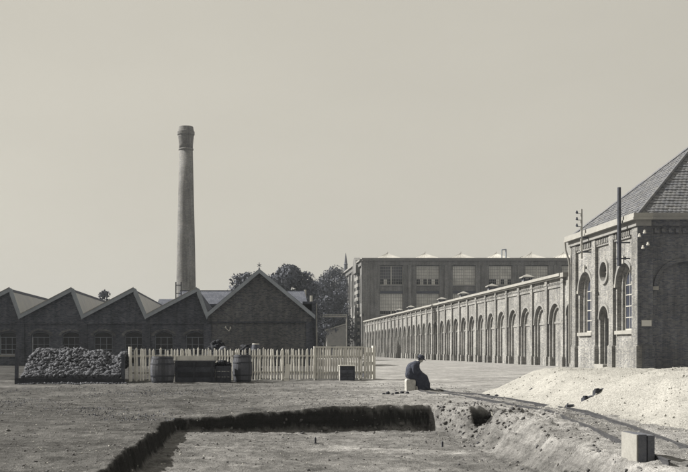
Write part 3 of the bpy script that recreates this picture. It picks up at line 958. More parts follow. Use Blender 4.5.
# ------------------------------------------------------------------ sawtooth workshop on the left
WY = 90.0
def wx(px): return (px - 245) * 0.09
def wz(py): return 1.4 + (350 - py) * 0.09
ws = thing('sawtooth_workshop', 'dark brick workshop with four sawtooth gables and one big gable', 'building', (0, WY, 0))
val = [-42, 20.5, 83.2, 146.2, 207.5]
pk = [10.5, 72.2, 134.0, 197.0]
BELT = wz(324)
ZV, ZP = wz(317.3), wz(290.5)
DEP = 42.0
def workshop_window(c):
    hw = 0.83; zs, rise, zb = wz(336.0), 0.34, 0.95
    f = MB().ring(c, zs, hw - .07, hw, .22, .32, rise=rise / hw)
    f.box(c - hw, c - hw + .07, .22, .32, zb, zs).box(c + hw - .07, c + hw, .22, .32, zb, zs).box(c - hw, c + hw, .22, .32, zb - .02, zb + .07)
    w = f.build('window', 'bar_dim', ws)
    b = MB()
    for t in (-.28, .28):
        b.box(c + t - .022, c + t + .022, .24, .28, zb + .05, zs - .1)
    rowz = [zb + .07, zb + .5, zb + .95, zs - .12]
    for z in rowz[1:]:
        b.box(c - hw + .07, c + hw - .07, .235, .275, z - .022, z + .022)
    b.build('glazing_bar', 'bar_dim', w)
    xs = [-hw + .07, -.28, .28, hw - .07]
    for i in range(3):
        for j in range(3):
            MB().box(c + xs[i] + .02, c + xs[i + 1] - .02, .262, .268, rowz[j] + .02, rowz[j + 1] - .02).build('pane', 'glass_dark', w)
    MB().disc(c, zs, hw - .05, rise - .03, zs - .1, .264).build('fanlight', 'glass_dark', w)
    MB().ring(c, zs + .02, hw + .03, hw + .30, -.07, .0, rise=(rise + .1) / hw).build('window_hood', 'brick_gable', ws)
    MB().box(c - hw - .12, c + hw + .12, -.08, .2, zb - .16, zb - .001).build('window_sill', 'stone_grey', ws)
wcs = [(-23.5, -22.0 + 30.5), (40.5, 71.2), (103.2, 134.0), (164.0, 195.2)]
for k in range(4):
    a, b, p = wx(val[k]), wx(val[k + 1]), wx(pk[k])
    mid = (a + b) / 2
    c0, c1 = wx(wcs[k][0]), wx(wcs[k][1])
    m_ = (c0 + c1) / 2
    MB().arch_plate(a, m_, -.1, BELT, 0, .42, c0, .83, wz(336), .95, .34).build('bay_wall', 'brick_dark', ws)
    MB().arch_plate(m_, b, -.1, BELT, 0, .42, c1, .83, wz(336), .95, .34).build('bay_wall', 'brick_dark', ws)
    MB().prism([(a, BELT + .14), (b, BELT + .14), (b, ZV - .05), (p, ZP - .1), (a, ZV - .05)], -.05, .42).build('gable_wall', 'brick_dark', ws)
    MB().box(a, b, -.14, .42, BELT, BELT + .14).build('belt_course', 'brick_dark', ws)
    MB().box(b - .36, b + .36, -.18, -.002, -.1, BELT - .002).build('pilaster', 'brick_dark', ws)
    workshop_window(c0); workshop_window(c1)
    # roof: long tiled slope, short steep glazed slope
    MB().slab([(a, -.35, ZV), (p, -.35, ZP), (p, DEP, ZP), (a, DEP, ZV)], -.18).build('roof_slope', 'tile_y', ws)
    g = MB().slab([(p + .05, .1, ZP - .12), (b - .03, .1, ZV), (b - .03, DEP, ZV), (p + .05, DEP, ZP - .12)], -.08)
    gl = g.build('roof_glazing', 'glass_roof' if k < 3 else 'tile_y', ws)
    if k < 3:
        gb = MB()
        for q in range(1, 30):
            y = q * 1.4
            gb.tube((p + .07, y, ZP - .03), (b, y, ZV + .08), .03, n=4)
        gb.build('glazing_bar', 'zinc', gl)
    MB().slab([(p - .25, -.4, ZP + .02), (p + .16, -.4, ZP + .02), (p + .16, DEP, ZP + .02), (p - .25, DEP, ZP + .02)], .14).build('ridge_board', 'slate', ws)
    # bargeboards (pale, one per slope) with a thin lit top fillet
    t = .40
    s1 = MB().prism([(a - .0, ZV - .14), (p - .0, ZP - .14), (p, ZP + .22), (a, ZV + .22)], -.46, -.36).build('bargeboard', 'paint_grey', ws)
    s2 = MB().prism([(p + .004, ZP - .32), (b - .06, ZV - .22), (b + .14, ZV + .12), (p + .24, ZP + .12), (p + .004, ZP + .22)], -.45, -.35).build('bargeboard', 'paint_grey', ws)
    MB().prism([(a, ZV + .221), (p, ZP + .221), (p, ZP + .28), (a, ZV + .28)], -.5, -.3).build('verge_fillet', 'zinc', ws)
# chimney pots / T vent on far left ridge
t = thing('ridge_vent', 'flat topped small vent on the leftmost workshop roof', 'ventilator', (wx(57), WY + 4, 5.8))
MB().tube((0, 0, -.6), (0, 0, .42), .1).build('shaft', 'zinc', t)
MB().box(-.5, .5, -.3, .3, .42, .52).build('cap', 'slate', t)
# big gable
a, b, p = wx(207.5), wx(311.5), wx(259.2)
ZG = wz(271.8); ZE = wz(316)
MB().box(a, b, 0, .42, -.1, wz(323)).build('bay_wall', 'brick_gable', ws)
MB().prism([(a, wz(323) + .14), (b, wz(323) + .14), (b, ZE), (p, ZG - .15), (a, ZE)], -.05, .42).build('gable_wall', 'brick_gable', ws)
MB().box(a, b, -.16, .42, wz(323), wz(323) + .14).build('belt_course', 'brick_dark', ws)
MB().box(a - .32, a + .36, -.22, -.003, -.1, BELT - .01).build('pilaster', 'brick_dark', ws)
MB().box(b - .5, b + .05, -.2, -.003, -.1, wz(323)).build('pilaster', 'brick_dark', ws)
MB().slab([(a - .1, -.4, ZE), (p, -.4, ZG), (p, DEP, ZG), (a - .1, DEP, ZE)], -.2).build('roof_slope', 'tile_y', ws)
MB().slab([(p, -.4, ZG), (b + .25, -.4, ZE - .1), (b + .25, DEP, ZE - .1), (p, DEP, ZG)], -.2).build('roof_slope', 'tile_y', ws)
MB().prism([(a - .1, ZE - .2), (p, ZG - .16), (p, ZG + .24), (a - .1, ZE + .2)], -.56, -.43).build('bargeboard', 'paint_grey', ws)
MB().prism([(p + .003, ZG - .16), (b + .3, ZE - .32), (b + .3, ZE + .06), (p + .003, ZG + .24)], -.56, -.43).build('bargeboard', 'paint_grey', ws)
MB().tube((p, -.4, ZG + .1), (p, -.4, ZG + .8), .03).tube((p - .18, -.4, ZG + .45), (p + .18, -.4, ZG + .65), .025).tube((p + .18, -.4, ZG + .45), (p - .18, -.4, ZG + .65), .025).lathe([(.06, 0), (.09, .06), (.02, .14)], 8, (p, -.4, ZG + .2)).build('finial', 'iron', ws)
MB().box(b - .45, b, .42, DEP, -.1, ZE - .3).build('side_wall', 'brick_dark', ws)
MB().box(wx(-42), b, DEP - .4, DEP, -.1, ZV).build('back_wall', 'brick_dark', ws)
# flat roofed side wing to the right of the gable
MB().box(wx(311.7) + .05, wx(316), .6, 9, -.1, wz(303.5)).build('side_wing', 'brick_dark', ws)
MB().box(wx(303), wx(316.5), .5, 9.2, wz(303.5), wz(303.5) + .2).build('wing_coping', 'brick_dark', ws)
MB().tube((wx(317), .7, 0), (wx(317), .7, wz(303)), .05).build('drainpipe', 'zinc', ws)
t = thing('wall_bracket', 'small white insulator bracket on the big gable brick wall', 'insulator', (wx(229), WY, wz(331)))
MB().tube((-.3, -.12, .25), (0, -.14, 0), .035).tube((0, -.14, 0), (.12, -.14, .2), .035).tube((0, 0.02, 0), (0, -.16, 0), .03).build('bracket', 'enamel', t)
m_ = MB(); insulator(m_, (.12, -.14, .18), .9); insulator(m_, (-.3, -.12, .22), .9); m_.build('insulator', 'enamel', t)

# tiled hall behind the workshop
hb = thing('tiled_hall', 'long tiled roof hall behind the workshop gables with stepped white end', 'building', (0, 134, 0))
def hx(px): return (px - 245) * .134
def hz(py): return 1.4 + (350 - py) * .134
A, B = hx(176), hx(308)
MB().box(A, B, 2, 16, -.1, hz(303)).build('wall', 'brick_dark', hb)
MB().slab([(A, 0, hz(304)), (B, 0, hz(304)), (B, 8.5, hz(287)), (A, 8.5, hz(287))], .25).build('roof_slope', 'tile_x', hb)
MB().slab([(A, 8.5, hz(287)), (B, 8.5, hz(287)), (B, 17, hz(304)), (A, 17, hz(304))], .25).build('roof_slope', 'tile_x', hb)
MB().slab([(A, 8.2, hz(287) + .05), (B, 8.2, hz(287) + .05), (B, 8.8, hz(287) + .05), (A, 8.8, hz(287) + .05)], .1).build('ridge', 'tile_x', hb)
MB().box(B + .003, B + .25, 8.0, 8.9, hz(300), hz(286.2)).build('end_parapet', 'paint_pale', hb)
MB().box(B + .3, B + .62, 0.2, .7, hz(304), hz(295.5)).build('end_parapet', 'paint_pale', hb)
MB().slab([(hx(154), 3, hz(305)), (hx(176) - .02, 3, hz(305)), (hx(176) - .02, 8, hz(296)), (hx(154), 8, hz(296))], .25).build('low_roof', 'tile_x', hb)
MB().box(hx(154), hx(176) - .05, 5, 12, -.1, hz(304)).build('low_wall', 'brick_dark', hb)
lt = thing('ladder_frame', 'small dark ladder frame beside the foot of the tall chimney', 'frame', ((178.5 - 245) * .136, 136, 0))
for s in (-.36, .36):
    MB().box(s - .07, s + .07, -.07, .07, 5, 1.4 + 68 * .136).build('upright', 'board_dark', lt)
for z in (8.2, 9.1, 10.2):
    MB().box(-.36, .36, -.05, .05, z - .06, z + .06).build('rung', 'board_dark', lt)

# ------------------------------------------------------------------ the tall chimney
CD = .152
ch = thing('factory_chimney', 'tall round tapering brick chimney with flared crown behind the workshop', 'chimney', ((186 - 245) * CD, 152, 0))
def cz(py): return 1.4 + (350 - py) * CD
MB().lathe([(1.62, 0), (1.53, 8), (1.40, 16), (1.17, 26), (1.04, cz(150))], 48).build('shaft', 'brick_chimney', ch, smooth=True)
MB().lathe([(1.05, cz(150.4)), (1.14, cz(150)), (1.14, cz(148.8)), (1.05, cz(148.4))], 48).build('collar', 'brick_chimney', ch)
MB().lathe([(1.045, cz(148.5)), (1.07, cz(145)), (1.12, cz(141)), (1.19, cz(137)), (1.22, cz(135.5))], 48).build('flare', 'brick_chimney', ch, smooth=True)
MB().lathe([(1.24, cz(135.5)), (1.31, cz(134.8)), (1.31, cz(131.8)), (1.22, cz(131.2)), (1.12, cz(128.2)), (1.10, cz(127)), (.8, cz(127)), (.8, cz(130))], 48).build('crown', 'brick_chimney', ch)
for k in range(9):
    z = 6 + k * 3
    r = 1.62 - z * .0190
    MB().lathe([(r - .05, z), (r + .015, z + .02), (r + .015, z + .1), (r - .05, z + .12)], 48).build('iron_band', 'iron', ch)

# ------------------------------------------------------------------ trees
def tree(loc, H, W, lab, seed, mat='leaf', n=5200, leaf=.42, trunk=.3, group='trees behind the factory', bias=0.0, clumps=26, low=.28):
    n = int(n * 3.6); leaf = leaf * .66; clumps = int(clumps * 1.6)
    rs = np.random.default_rng(seed); rd = random.Random(seed)
    t = thing('broadleaf_tree', lab, 'tree', loc, 0, group)
    tb = MB()
    tb.path([(0, 0, -.2), (.1, 0, H * .25), (-.1, .1, H * .5), (0, 0, H * .8)], [trunk, trunk * .75, trunk * .5, trunk * .12], 8)
    cs = []
    for k in range(clumps):
        th = rd.random() * 6.283
        u = rd.random()
        z = H * (low + (0.94 - low) * u)
        prof = math.sin(math.pi * min(1, (u * .86 + .14))) ** .6
        rr = W / 2 * prof * (0.25 + .65 * rd.random())
        c = np.array([rr * math.cos(th), rr * math.sin(th), z])
        cs.append((c, W * (.13 + .10 * rd.random()) * (1.15 - .5 * u)))
        if k % 2 == 0:
            s0 = H * (.2 + .45 * u)
            tb.path([(0, 0, s0), (c[0] * .5, c[1] * .5, (s0 + z) / 2 + .3), tuple(c)], [trunk * .4, trunk * .22, trunk * .06], 5)
    tb.build('trunk', 'bark', t)
    wts = np.array([r ** 2 for _, r in cs]); wts /= wts.sum()
    idx = rs.choice(len(cs), n, p=wts)
    C = np.array([cs[i][0] for i in idx]); Rr = np.array([cs[i][1] for i in idx])
    d = rs.normal(size=(n, 3)); d /= np.linalg.norm(d, axis=1)[:, None]
    P = C + d * (Rr * (0.35 + .78 * rs.random(n) ** .7))[:, None] * np.array([1, 1, .8])
    nrm = d + .6 * rs.normal(size=(n, 3)); nrm /= np.linalg.norm(nrm, axis=1)[:, None]
    hv = np.cross(nrm, rs.normal(size=(n, 3))); hv /= np.linalg.norm(hv, axis=1)[:, None]
    wv = np.cross(nrm, hv)
    sz = leaf * (.55 + .8 * rs.random(n))
    hv *= sz[:, None]; wv *= (sz * .62)[:, None]
    V = np.stack([P - hv, P + wv + hv * .1, P + hv, P - wv + hv * .1], 1).reshape(-1, 3)
    F = np.arange(4 * n).reshape(-1, 4)
    put('crown', raw_mesh('crown', V, F, mat), t)
    return t
def tp(px, D): return ((px - 245) * D / 1000, D, 0)
def th_(py, D): return 1.4 + (350 - py) * D / 1000
tree(tp(107, 150), th_(287, 150), 4.2, 'small sparse tree seen over the left sawtooth roof', 3, 'leaf2', 420, .30, .14, clumps=7, low=.62)
tree(tp(246, 190), th_(274, 190), 13.5, 'low round tree top left of the big gable peak', 4, n=5200)
tree(tp(288, 180), th_(264, 180), 12.5, 'tall dark round tree right of the big gable peak', 5, n=7000)
tree(tp(262, 215), th_(275, 215), 8, 'distant tree peeping out behind the big gable peak', 14, n=3000)
tree(tp(318, 235), th_(277, 235), 15, 'dark tree beside the white end of the tiled hall', 6, n=7000, low=.08, clumps=34)
tree(tp(337, 262), th_(265, 262), 18, 'tallest dark tree between the tiled hall and the mill', 7, n=9000, low=.06, clumps=40)
tree(tp(348, 300), th_(270, 300), 19, 'dark tree half hidden behind the mill side facade', 8, n=6000, low=.08, clumps=34)
tree(tp(324, 285), th_(296, 285), 16, 'low bushy tree at the foot of the tree group by the shed', 9, n=6000, low=.02, clumps=34)

# ------------------------------------------------------------------ fence
def fpt(px):  # fence line: pixel column -> world point on the line
    t = (px - 131) / (363 - 131)
    Y = 44.0 + 3.0 * t
    return ((px - 245) * Y / 1000, Y)
fA, fB = Vector(fpt(131)), Vector(fpt(363))
fdir = (fB - fA).normalized(); fang = math.atan2(fdir.y, fdir.x)
fl = (fB - fA).length
split = (Vector(fpt(314)) - fA).length
pick_me = [MB().prism([(-w / 2, 0.06), (w / 2, 0.06), (w / 2, hh - .07), (0, hh), (-w / 2, hh - .07)], -.011, .011).mesh('picket', 'picket') for w, hh in ((.068, 1.46), (.075, 1.49), (.062, 1.43))]
fence = thing('picket_fence', 'long weathered white picket fence across the yard behind the barrels', 'fence', (fA.x, fA.y, 0), fang)
x = .03; k = 0
while x < split:
    put('picket', pick_me[random.randrange(3)], fence, (x, random.uniform(-.006, .006), random.uniform(-.035, .03)), (0, random.gauss(0, .028), 0))
    x += .134 + random.uniform(-.02, .02) + (.10 if random.random() < .03 else 0)
for z in (.38, 1.12):
    MB().box(0, split - .02, .012, .06, z - .045, z + .045).build('rail', 'board', fence)
q = 0.0
while q < split:
    MB().box(q - .06, q + .06, .06, .18, -.3, 1.36).build('post', 'board', fence)
    q += 2.35
MB().box(-.09, .03, -.03, .09, -.3, 1.54).build('end_post', 'picket', fence)
MB().box(.20, .28, -.03, -.012, .0, 1.47).build('end_post', 'picket', fence)
f2 = Vector((fA.x, fA.y)) + fdir * split
fen2 = thing('capped_fence', 'brighter picket fence section with top cap rail at the right end', 'fence', (f2.x, f2.y, 0), fang)
ln = fl - split
x = .05
pk2 = MB().box(-.042, .042, -.011, .011, 0.06, 1.5).mesh('picket', 'plank_pale')
while x < ln - .03:
    put('picket', pk2, fen2, (x, random.uniform(-.005, .005), 0), (0, random.gauss(0, .008), 0))
    x += .128
MB().box(-.02, ln, -.05, .07, 1.505, 1.565).build('cap_rail', 'plank_pale', fen2)
for z in (.35, 1.1):
    MB().box(0, ln, .012, .06, z - .045, z + .045).build('rail', 'plank_pale', fen2)
for q in (.1, ln - .1):
    MB().box(q - .06, q + .06, .06, .18, -.3, 1.5).build('post', 'board', fen2)
e = thing('end_panel', 'wide board gate panel closing the right end of the fence', 'gate', (fB.x + .05, fB.y, 0), fang + R(8))
for q in range(3):
    MB().box(q * .155, q * .155 + .125, -.012, .012, .05, 1.53 - .01 * q).build('board', 'plank_pale', e)
for z in (.35, .8, 1.25):
    MB().box(-.02, .45, .014, .06, z - .05, z + .05).build('rail', 'board', e)
MB().box(.46, .60, -.04, .10, -.3, 1.6).build('gate_post', 'plank_pale', e)
MB().box(.46, .60, .10, 2.6, .1, .35).build('return_rail', 'board_dark', e)

# ------------------------------------------------------------------ barrels, tank, crate, leaning board
def barrel(loc, r, hgt, lab, rz=0):
    t = thing('wooden_barrel', lab, 'barrel', loc, rz, 'old barrels in front of the fence')
    n = 22; seg = 8
    def rad(u): return r * (.84 + .16 * math.sin(math.pi * u))
    m_ = MB()
    da = math.pi / n * .97
    for j in range(seg + 1):
        u = j / seg; rr = rad(u); z = hgt * u
        for aa, k in ((-da, 1), (da, 1), (da, .94), (-da, .94)):
            m_.v.append((rr * k * math.cos(aa), rr * k * math.sin(aa), z))
    for j in range(seg):
        o = 4 * j
        for q in range(4):
            m_.f.append((o + q, o + (q + 1) % 4, o + 4 + (q + 1) % 4, o + 4 + q))
    m_.f += [(0, 3, 2, 1), (4 * seg, 4 * seg + 1, 4 * seg + 2, 4 * seg + 3)]
    me = m_.mesh('stave', 'stave')
    for k in range(n):
        put('stave', me, t, (0, 0, 0), (0, 0, 2 * math.pi * k / n))
    MB().lathe([(rad(.97) * .93, hgt * .95), (rad(.97) * .93, hgt * .965)], 32).build('lid', 'stave', t)
    for u in (.06, .26, .72, .93):
        MB().lathe([(rad(u - .025) - .004, hgt * (u - .025)), (rad(u - .025) + .012, hgt * (u - .025)), (rad(u + .025) + .012, hgt * (u + .025)), (rad(u + .025) - .004, hgt * (u + .025))], 40).build('hoop', 'hoop', t)
    return t
barrel((-3.44, 41.7, gzf(-3.44, 41.7)), .52, 1.10, 'wide dark barrel standing at the left end of the fence')
barrel((-.11, 44.0, gzf(-.11, 44)), .43, 1.20, 'narrower barrel with iron hoops between dark bin and leaning board', .1)

tk = thing('dark_tank', 'long low dark plank tank in front of the fence between the barrels', 'tank', (-3.0, 42.75, 0))
for j in range(4):
    MB().box(0, 1.70, 0, .05, .0 + j * .225, .215 + j * .225).build('plank', 'board_dark', tk)
    MB().box(0, 1.70, .85, .9, .0 + j * .225, .215 + j * .225).build('plank', 'board_dark', tk)
    MB().box(0, .05, .05, .85, .0 + j * .225, .215 + j * .225).build('plank', 'board_dark', tk)
    MB().box(1.65, 1.70, .05, .85, .0 + j * .225, .215 + j * .225).build('plank', 'board_dark', tk)
for xx in (.08, .82, 1.58):
    MB().box(xx - .04, xx + .04, -.05, -.002, 0, .92).build('batten', 'board_dark', tk)
MB().box(-.05, 1.75, .1, .88, .9, .94).build('lid_board', 'board_dark', tk)
pl = thing('pale_plank', 'pale plank standing on edge on top of the dark plank tank', 'plank', (-3.05, 43.55, .94))
MB().box(0, 1.85, 0, .05, 0, .19).build('board', 'plank_pale', pl)
MB().box(.04, .10, -.02, 0, .01, .18).box(1.72, 1.78, -.02, 0, .01, .18).build('cleat', 'board', pl)
cbn = thing('coal_bin', 'low dark coal bin heaped with lumps beside the hooped barrel', 'bin', (-1.27, 43.0, 0))
for j in range(3):
    MB().box(0, .66, 0, .05, j * .24, .23 + j * .24).build('plank', 'board_dark', cbn)
    MB().box(.62, .67, .05, .8, j * .24, .23 + j * .24).build('plank', 'board_dark', cbn)
    MB().box(-.01, .04, .05, .8, j * .24, .23 + j * .24).build('plank', 'board_dark', cbn)
P = np.stack([rng.random(160) * .62, .08 + rng.random(160) * .7, .62 + .16 * rng.random(160)], -1)
P[:, 2] += .12 * np.sin(P[:, 0] / .62 * 3.14)
V, F = lumps(P, .05 + .05 * rng.random(160))
stuff(put('coal_lumps', raw_mesh('coal_lumps', V, F, 'coal'), cbn))

cr_ = thing('wooden_crate', 'small dark wooden crate with pale top at the fence right end', 'crate', (4.30, 45.3, gzf(4.6, 45.3)))
for j in range(4):
    MB().box(0, .68, 0, .02, j * .165, .155 + j * .165).build('slat', 'board_dark', cr_)  # front darker than the sides: its shade put into the colour
    MB().box(0, .68, .58, .6, j * .165, .155 + j * .165).build('slat', 'board', cr_)
    MB().box(0, .02, .02, .58, j * .165, .155 + j * .165).build('slat', 'board', cr_)
    MB().box(.66, .68, .02, .58, j * .165, .155 + j * .165).build('slat', 'board', cr_)
for xx in (.0, .31, .62):
    MB().box(xx, xx + .06, -.018, -.001, 0, .655).build('corner_batten', 'board_dark', cr_)  # front battens darkened the same way, as painted shade
for j in range(4):
    MB().box(-.02, .70, -.02 + j * .158, .125 + j * .158, .66, .69).build('lid_board', 'plank_pale', cr_)
lb = thing('leaning_board', 'short pale board leaning against the picket fence', 'board', (1.86, 45.25, gzf(1.86, 45.25)))
MB().box(-.11, .11, -.015, .015, 0, .9).build('board', 'enamel', lb, rot=(R(-32), R(9), 0))
MB().box(-.10, .10, -.03, -.0151, .1, .16).build('cleat', 'plank_pale', lb, rot=(R(-32), R(9), 0))

# scrap heap seen over the fence
sh = tag(put('scrap_heap', None, None, (-.9, 48.5, 0)), 'dark heap of coal and scrap showing over the fence by the gable', 'heap')
n = 700
u = rng.random((n, 2)); xx = (u[:, 0] - .5) * 3.2; yy = (u[:, 1] - .5) * 2.0
zz = 1.75 * np.exp(-(np.minimum(abs(xx + .45), abs(xx - 1.0)) / .75) ** 2) * np.exp(-(yy / .9) ** 2) * (1 - .1 * (xx > .3)) + .05 * rng.random(n)
V, F = lumps(np.stack([xx, yy, zz], -1), .09 + .09 * rng.random(n))
stuff(put('scrap_lumps', raw_mesh('scrap_lumps', V, F, 'coal'), sh))
for k, (px, D, lab) in enumerate(((255.5, 48.2, 'pale rimmed bucket upturned on the scrap heap behind the fence'), (224, 48.4, 'pale sack end showing on the scrap heap over the fence'))):
    t = thing('bucket' if k == 0 else 'sack', lab, 'bucket' if k == 0 else 'sack', ((px - 245) * D / 1000, D - .95, 0))
    if k == 0:
        MB().lathe([(.20, 1.36), (.22, 1.38), (.16, 1.68), (.15, 1.69)], 16).build('pail', 'iron', t)
        MB().lathe([(.165, 1.655), (.175, 1.67), (.16, 1.70)], 16).build('rim', 'enamel', t)
        MB().box(-.2, .2, -.2, .2, 0, 1.36).build('stand', 'board_dark', t)
    else:
        MB().lathe([(.1, 1.35), (.18, 1.40), (.19, 1.48), (.13, 1.55), (.04, 1.58)], 14).build('bag', 'block_wood', t, smooth=True)
        MB().box(-.22, .22, -.2, .2, 0, 1.36).build('stand', 'board_dark', t)

# ------------------------------------------------------------------ lump heap in its bin on the left
hp = thing('coke_heap', 'grey heap of coke lumps piled in the plank bin at left', 'heap', (0, 0, 0))
def hs(x, y):
    top = 1.22 - .05 * (x + 7.3) + .42 * fbm(x * .8, x * 0 + .4, 90) + .16 * fbm(x * 2.3, y * 2.3, 92) - .30 * sstep(-6.3, -5.9, x) * (1 - sstep(-5.75, -5.4, x))
    f = sstep(-.15, 1.0, (y - 42.1) / (2.3 + .8 * fbm(x * .7, x * 0 + 9.1, 93)))
    return .22 + (top - .22) * f - .5 * sstep(46, 48.5, y) - .35 * (1 - sstep(-9.6, -9.3, x))
n = 8000
xx = -9.5 + rng.random(n) * 4.25; yy = 42.1 + rng.random(n) ** 1.5 * 5.5
zz = hs(xx, yy) + .13 * rng.random(n) - .05
V, F = lumps(np.stack([xx, yy, zz], -1), .025 + .095 * rng.random(n) ** 2.2, jag=.6)
xs_ = -9.3 + rng.random(420) * 4.4; ys_ = 40.9 + (xs_ + 9.4) * .23 - .05 - .5 * rng.random(420) ** 2.2
V2, F2 = lumps(np.stack([xs_, ys_, gz(xs_, ys_) + .015], -1), .015 + .05 * rng.random(420) ** 2.5, jag=.55)
F2 = F2 + len(V); V = np.concatenate([V, V2]); F = np.concatenate([F, F2])
stuff(put('coke_lumps', raw_mesh('coke_lumps', V, F, 'lump'), hp))
a_, b_ = np.meshgrid(np.linspace(-9.5, -5.25, 50), np.linspace(42.05, 48, 50))
V = np.stack([a_.ravel(), b_.ravel(), (hs(a_, b_) - .05).ravel()], -1)
i_ = (np.arange(49)[:, None] * 50 + np.arange(49)[None]).ravel()
put('core', raw_mesh('core', V, np.stack([i_, i_ + 1, i_ + 51, i_ + 50], -1), 'coal'), hp)
bn = thing('plank_bin', 'low plank bin with end posts holding the coke heap', 'bin', (0, 0, 0))
for j in range(1, 2):
    MB().slab([(-9.45, 41.0, -.03), (-5.1, 42.0, -.03), (-5.1, 42.0, .20), (-9.45, 41.0, .24)], .05).build('plank', 'board_dark', bn)
MB().box(-9.46, -9.33, 41.05, 41.2, -.3, 1.30).build('post', 'board_dark', bn, rot=(0, R(.8), 0))  # shade on post and front plank put into the dark board colour
MB().box(-5.2, -5.06, 42.05, 42.2, -.3, 1.22).build('post', 'board_dark', bn)
MB().box(-7.3, -7.2, 41.58, 41.68, -.3, .36).build('stake', 'board_dark', bn)

# ------------------------------------------------------------------ gravel heaps on the right
def heap(name, lab, cx, cy, h_, rx0, rx1, ry0, ry1, seed, npb):
    t = thing(name, lab, 'heap', (0, 0, 0), 0, 'pale gravel heaps by the track')
    def f(x, y):
        dx = np.where(x < cx, (x - cx) / rx0, (x - cx) / rx1); dy = np.where(y < cy, (y - cy) / ry0, (y - cy) / ry1)
        d = np.sqrt(dx * dx + dy * dy) * (1 + .22 * fbm(x * .45, y * .45, seed))
        core = np.clip(1 - d, 0, 1)
        z = h_ * sstep(0.0, 0.80, core) ** .9
        return z + np.where(core > 0, .07 * fbm(x * 1.2, y * 1.2, seed + 3) * np.minimum(1, core * 5) + .02 * fbm(x * 8, y * 8, seed + 5), 0) - .03 * (core <= 0)
    N = 150
    X_, Y_ = np.meshgrid(np.linspace(cx - rx0 * 1.25, cx + rx1 * 1.25, N), np.linspace(cy - ry0 * 1.25, cy + ry1 * 1.25, N))
    Z_ = f(X_, Y_) + np.maximum(gz(X_, Y_), -.06) * .9 - .012
    V = np.stack([X_.ravel(), Y_.ravel(), Z_.ravel()], -1)
    q = (np.arange(N - 1)[:, None] * N + np.arange(N - 1)[None]).ravel()
    Fq = np.stack([q, q + 1, q + N + 1, q + N], -1)
    keep = (Z_.ravel()[Fq] - (gz(X_, Y_).ravel()[Fq])).max(1) > -.02
    put('mound', raw_mesh('mound', V, Fq[keep], 'gravel', True), t)
    x = cx + (rng.random(npb) - .5) * 2.3 * (rx0 + rx1) / 2 + (rx1 - rx0) / 2
    y = cy - ry0 * 1.15 * rng.random(npb) ** .8 + .3 * ry1
    z = np.maximum(f(x, y) + np.maximum(gz(x, y), -.06) * .9, gz(x, y))
    V, F = lumps(np.stack([x, y, z], -1), .006 + .022 * rng.random(npb) ** 3.0)
    stuff(put('pebbles', raw_mesh('pebbles', V, F, 'gravel_bit'), t))
    return f
heapA = heap('gravel_heap', 'broad pale gravel heap in front of the arcade', 9.6, 28.0, .88, 3.0, 7.5, 8.0, 6.0, 101, 2200)
heapB = heap('gravel_heap', 'nearer pale gravel heap running off the right edge', 10.6, 21.5, 1.00, 4.0, 6.0, 6.6, 7.0, 111, 2200)
# tools / offcuts lying on the gravel
def lie(px, py, D, ln_, ang, lab, th=.05):
    x = (px - 245) * D / 1000
    z = max(float(heapA(np.array([x]), np.array([D]))[0]), float(heapB(np.array([x]), np.array([D]))[0])) + max(gzf(x, D), -.06) * .9
    t = thing('dark_offcut', lab, 'wood', (x, D, z - .01), ang, 'dark timber pieces lying on the gravel')
    MB().prism([(-ln_ / 2, -.04), (ln_ / 2, -.03), (ln_ / 2 + .05, .03), (-ln_ / 2 + .03, .055)], -.04, .04).build('block', 'board_dark', t, rot=(0, R(-12), 0))
    MB().prism([(-ln_ / 2 + .05, .045), (-.02, .035), (.0, .075), (-ln_ / 2 + .08, .085)], -.03, .03).build('chip', 'coal', t, rot=(0, R(-12), 0))
lie(587, 411, 22.0, .34, R(35), 'middle dark timber piece lying on the gravel slope')
lie(599, 408.5, 22.4, .36, R(30), 'upper right dark timber piece lying on the gravel slope')
lie(568.5, 413, 21.6, .14, R(5), 'smallest dark chip left of the other pieces on the gravel')
t = thing('dark_boulder', 'dark knobbly lump lying beside the rails at the gravel foot', 'stone', ((527 - 245) * .0275, 27.0, gzf(7.7, 27) + .1))
V, F = lumps(np.array([[0, 0, .09], [.10, 0, .03], [-.13, .02, .02]]), [.13, .09, .07], squash=1.0)
put('rock', raw_mesh('rock', V, F, 'coal'), t)

# ------------------------------------------------------------------ narrow gauge track
tr = thing('narrow_gauge_track', 'pair of thin rails half sunk in earth beside the gravel', 'track', (0, 0, 0))
cl = [(11.5, 5.25), (13, 5.55), (16, 6.02), (18.8, 6.36), (22, 6.58), (26, 6.55), (30, 6.3), (34, 6.1)]
def ctr(y):
    ys = [c_[0] for c_ in cl]; xs = [c_[1] for c_ in cl]
    # smooth through the knots
    return float(np.interp(y, ys, xs)) if not hasattr(ctr, 'p') else float(np.polyval(ctr.p, y))
ctr.p = np.polyfit([c_[0] for c_ in cl], [c_[1] for c_ in cl], 4)
ys = np.arange(11.5, 34, .25)
_zs = np.array([max(gzf(ctr(q) - .36, q), gzf(ctr(q), q), gzf(ctr(q) + .36, q)) for q in ys])
_zk = np.convolve(np.pad(_zs, 3, mode='edge'), np.ones(7) / 7, mode='valid')
def zsm(y):
    return float(np.interp(y, ys, _zk))
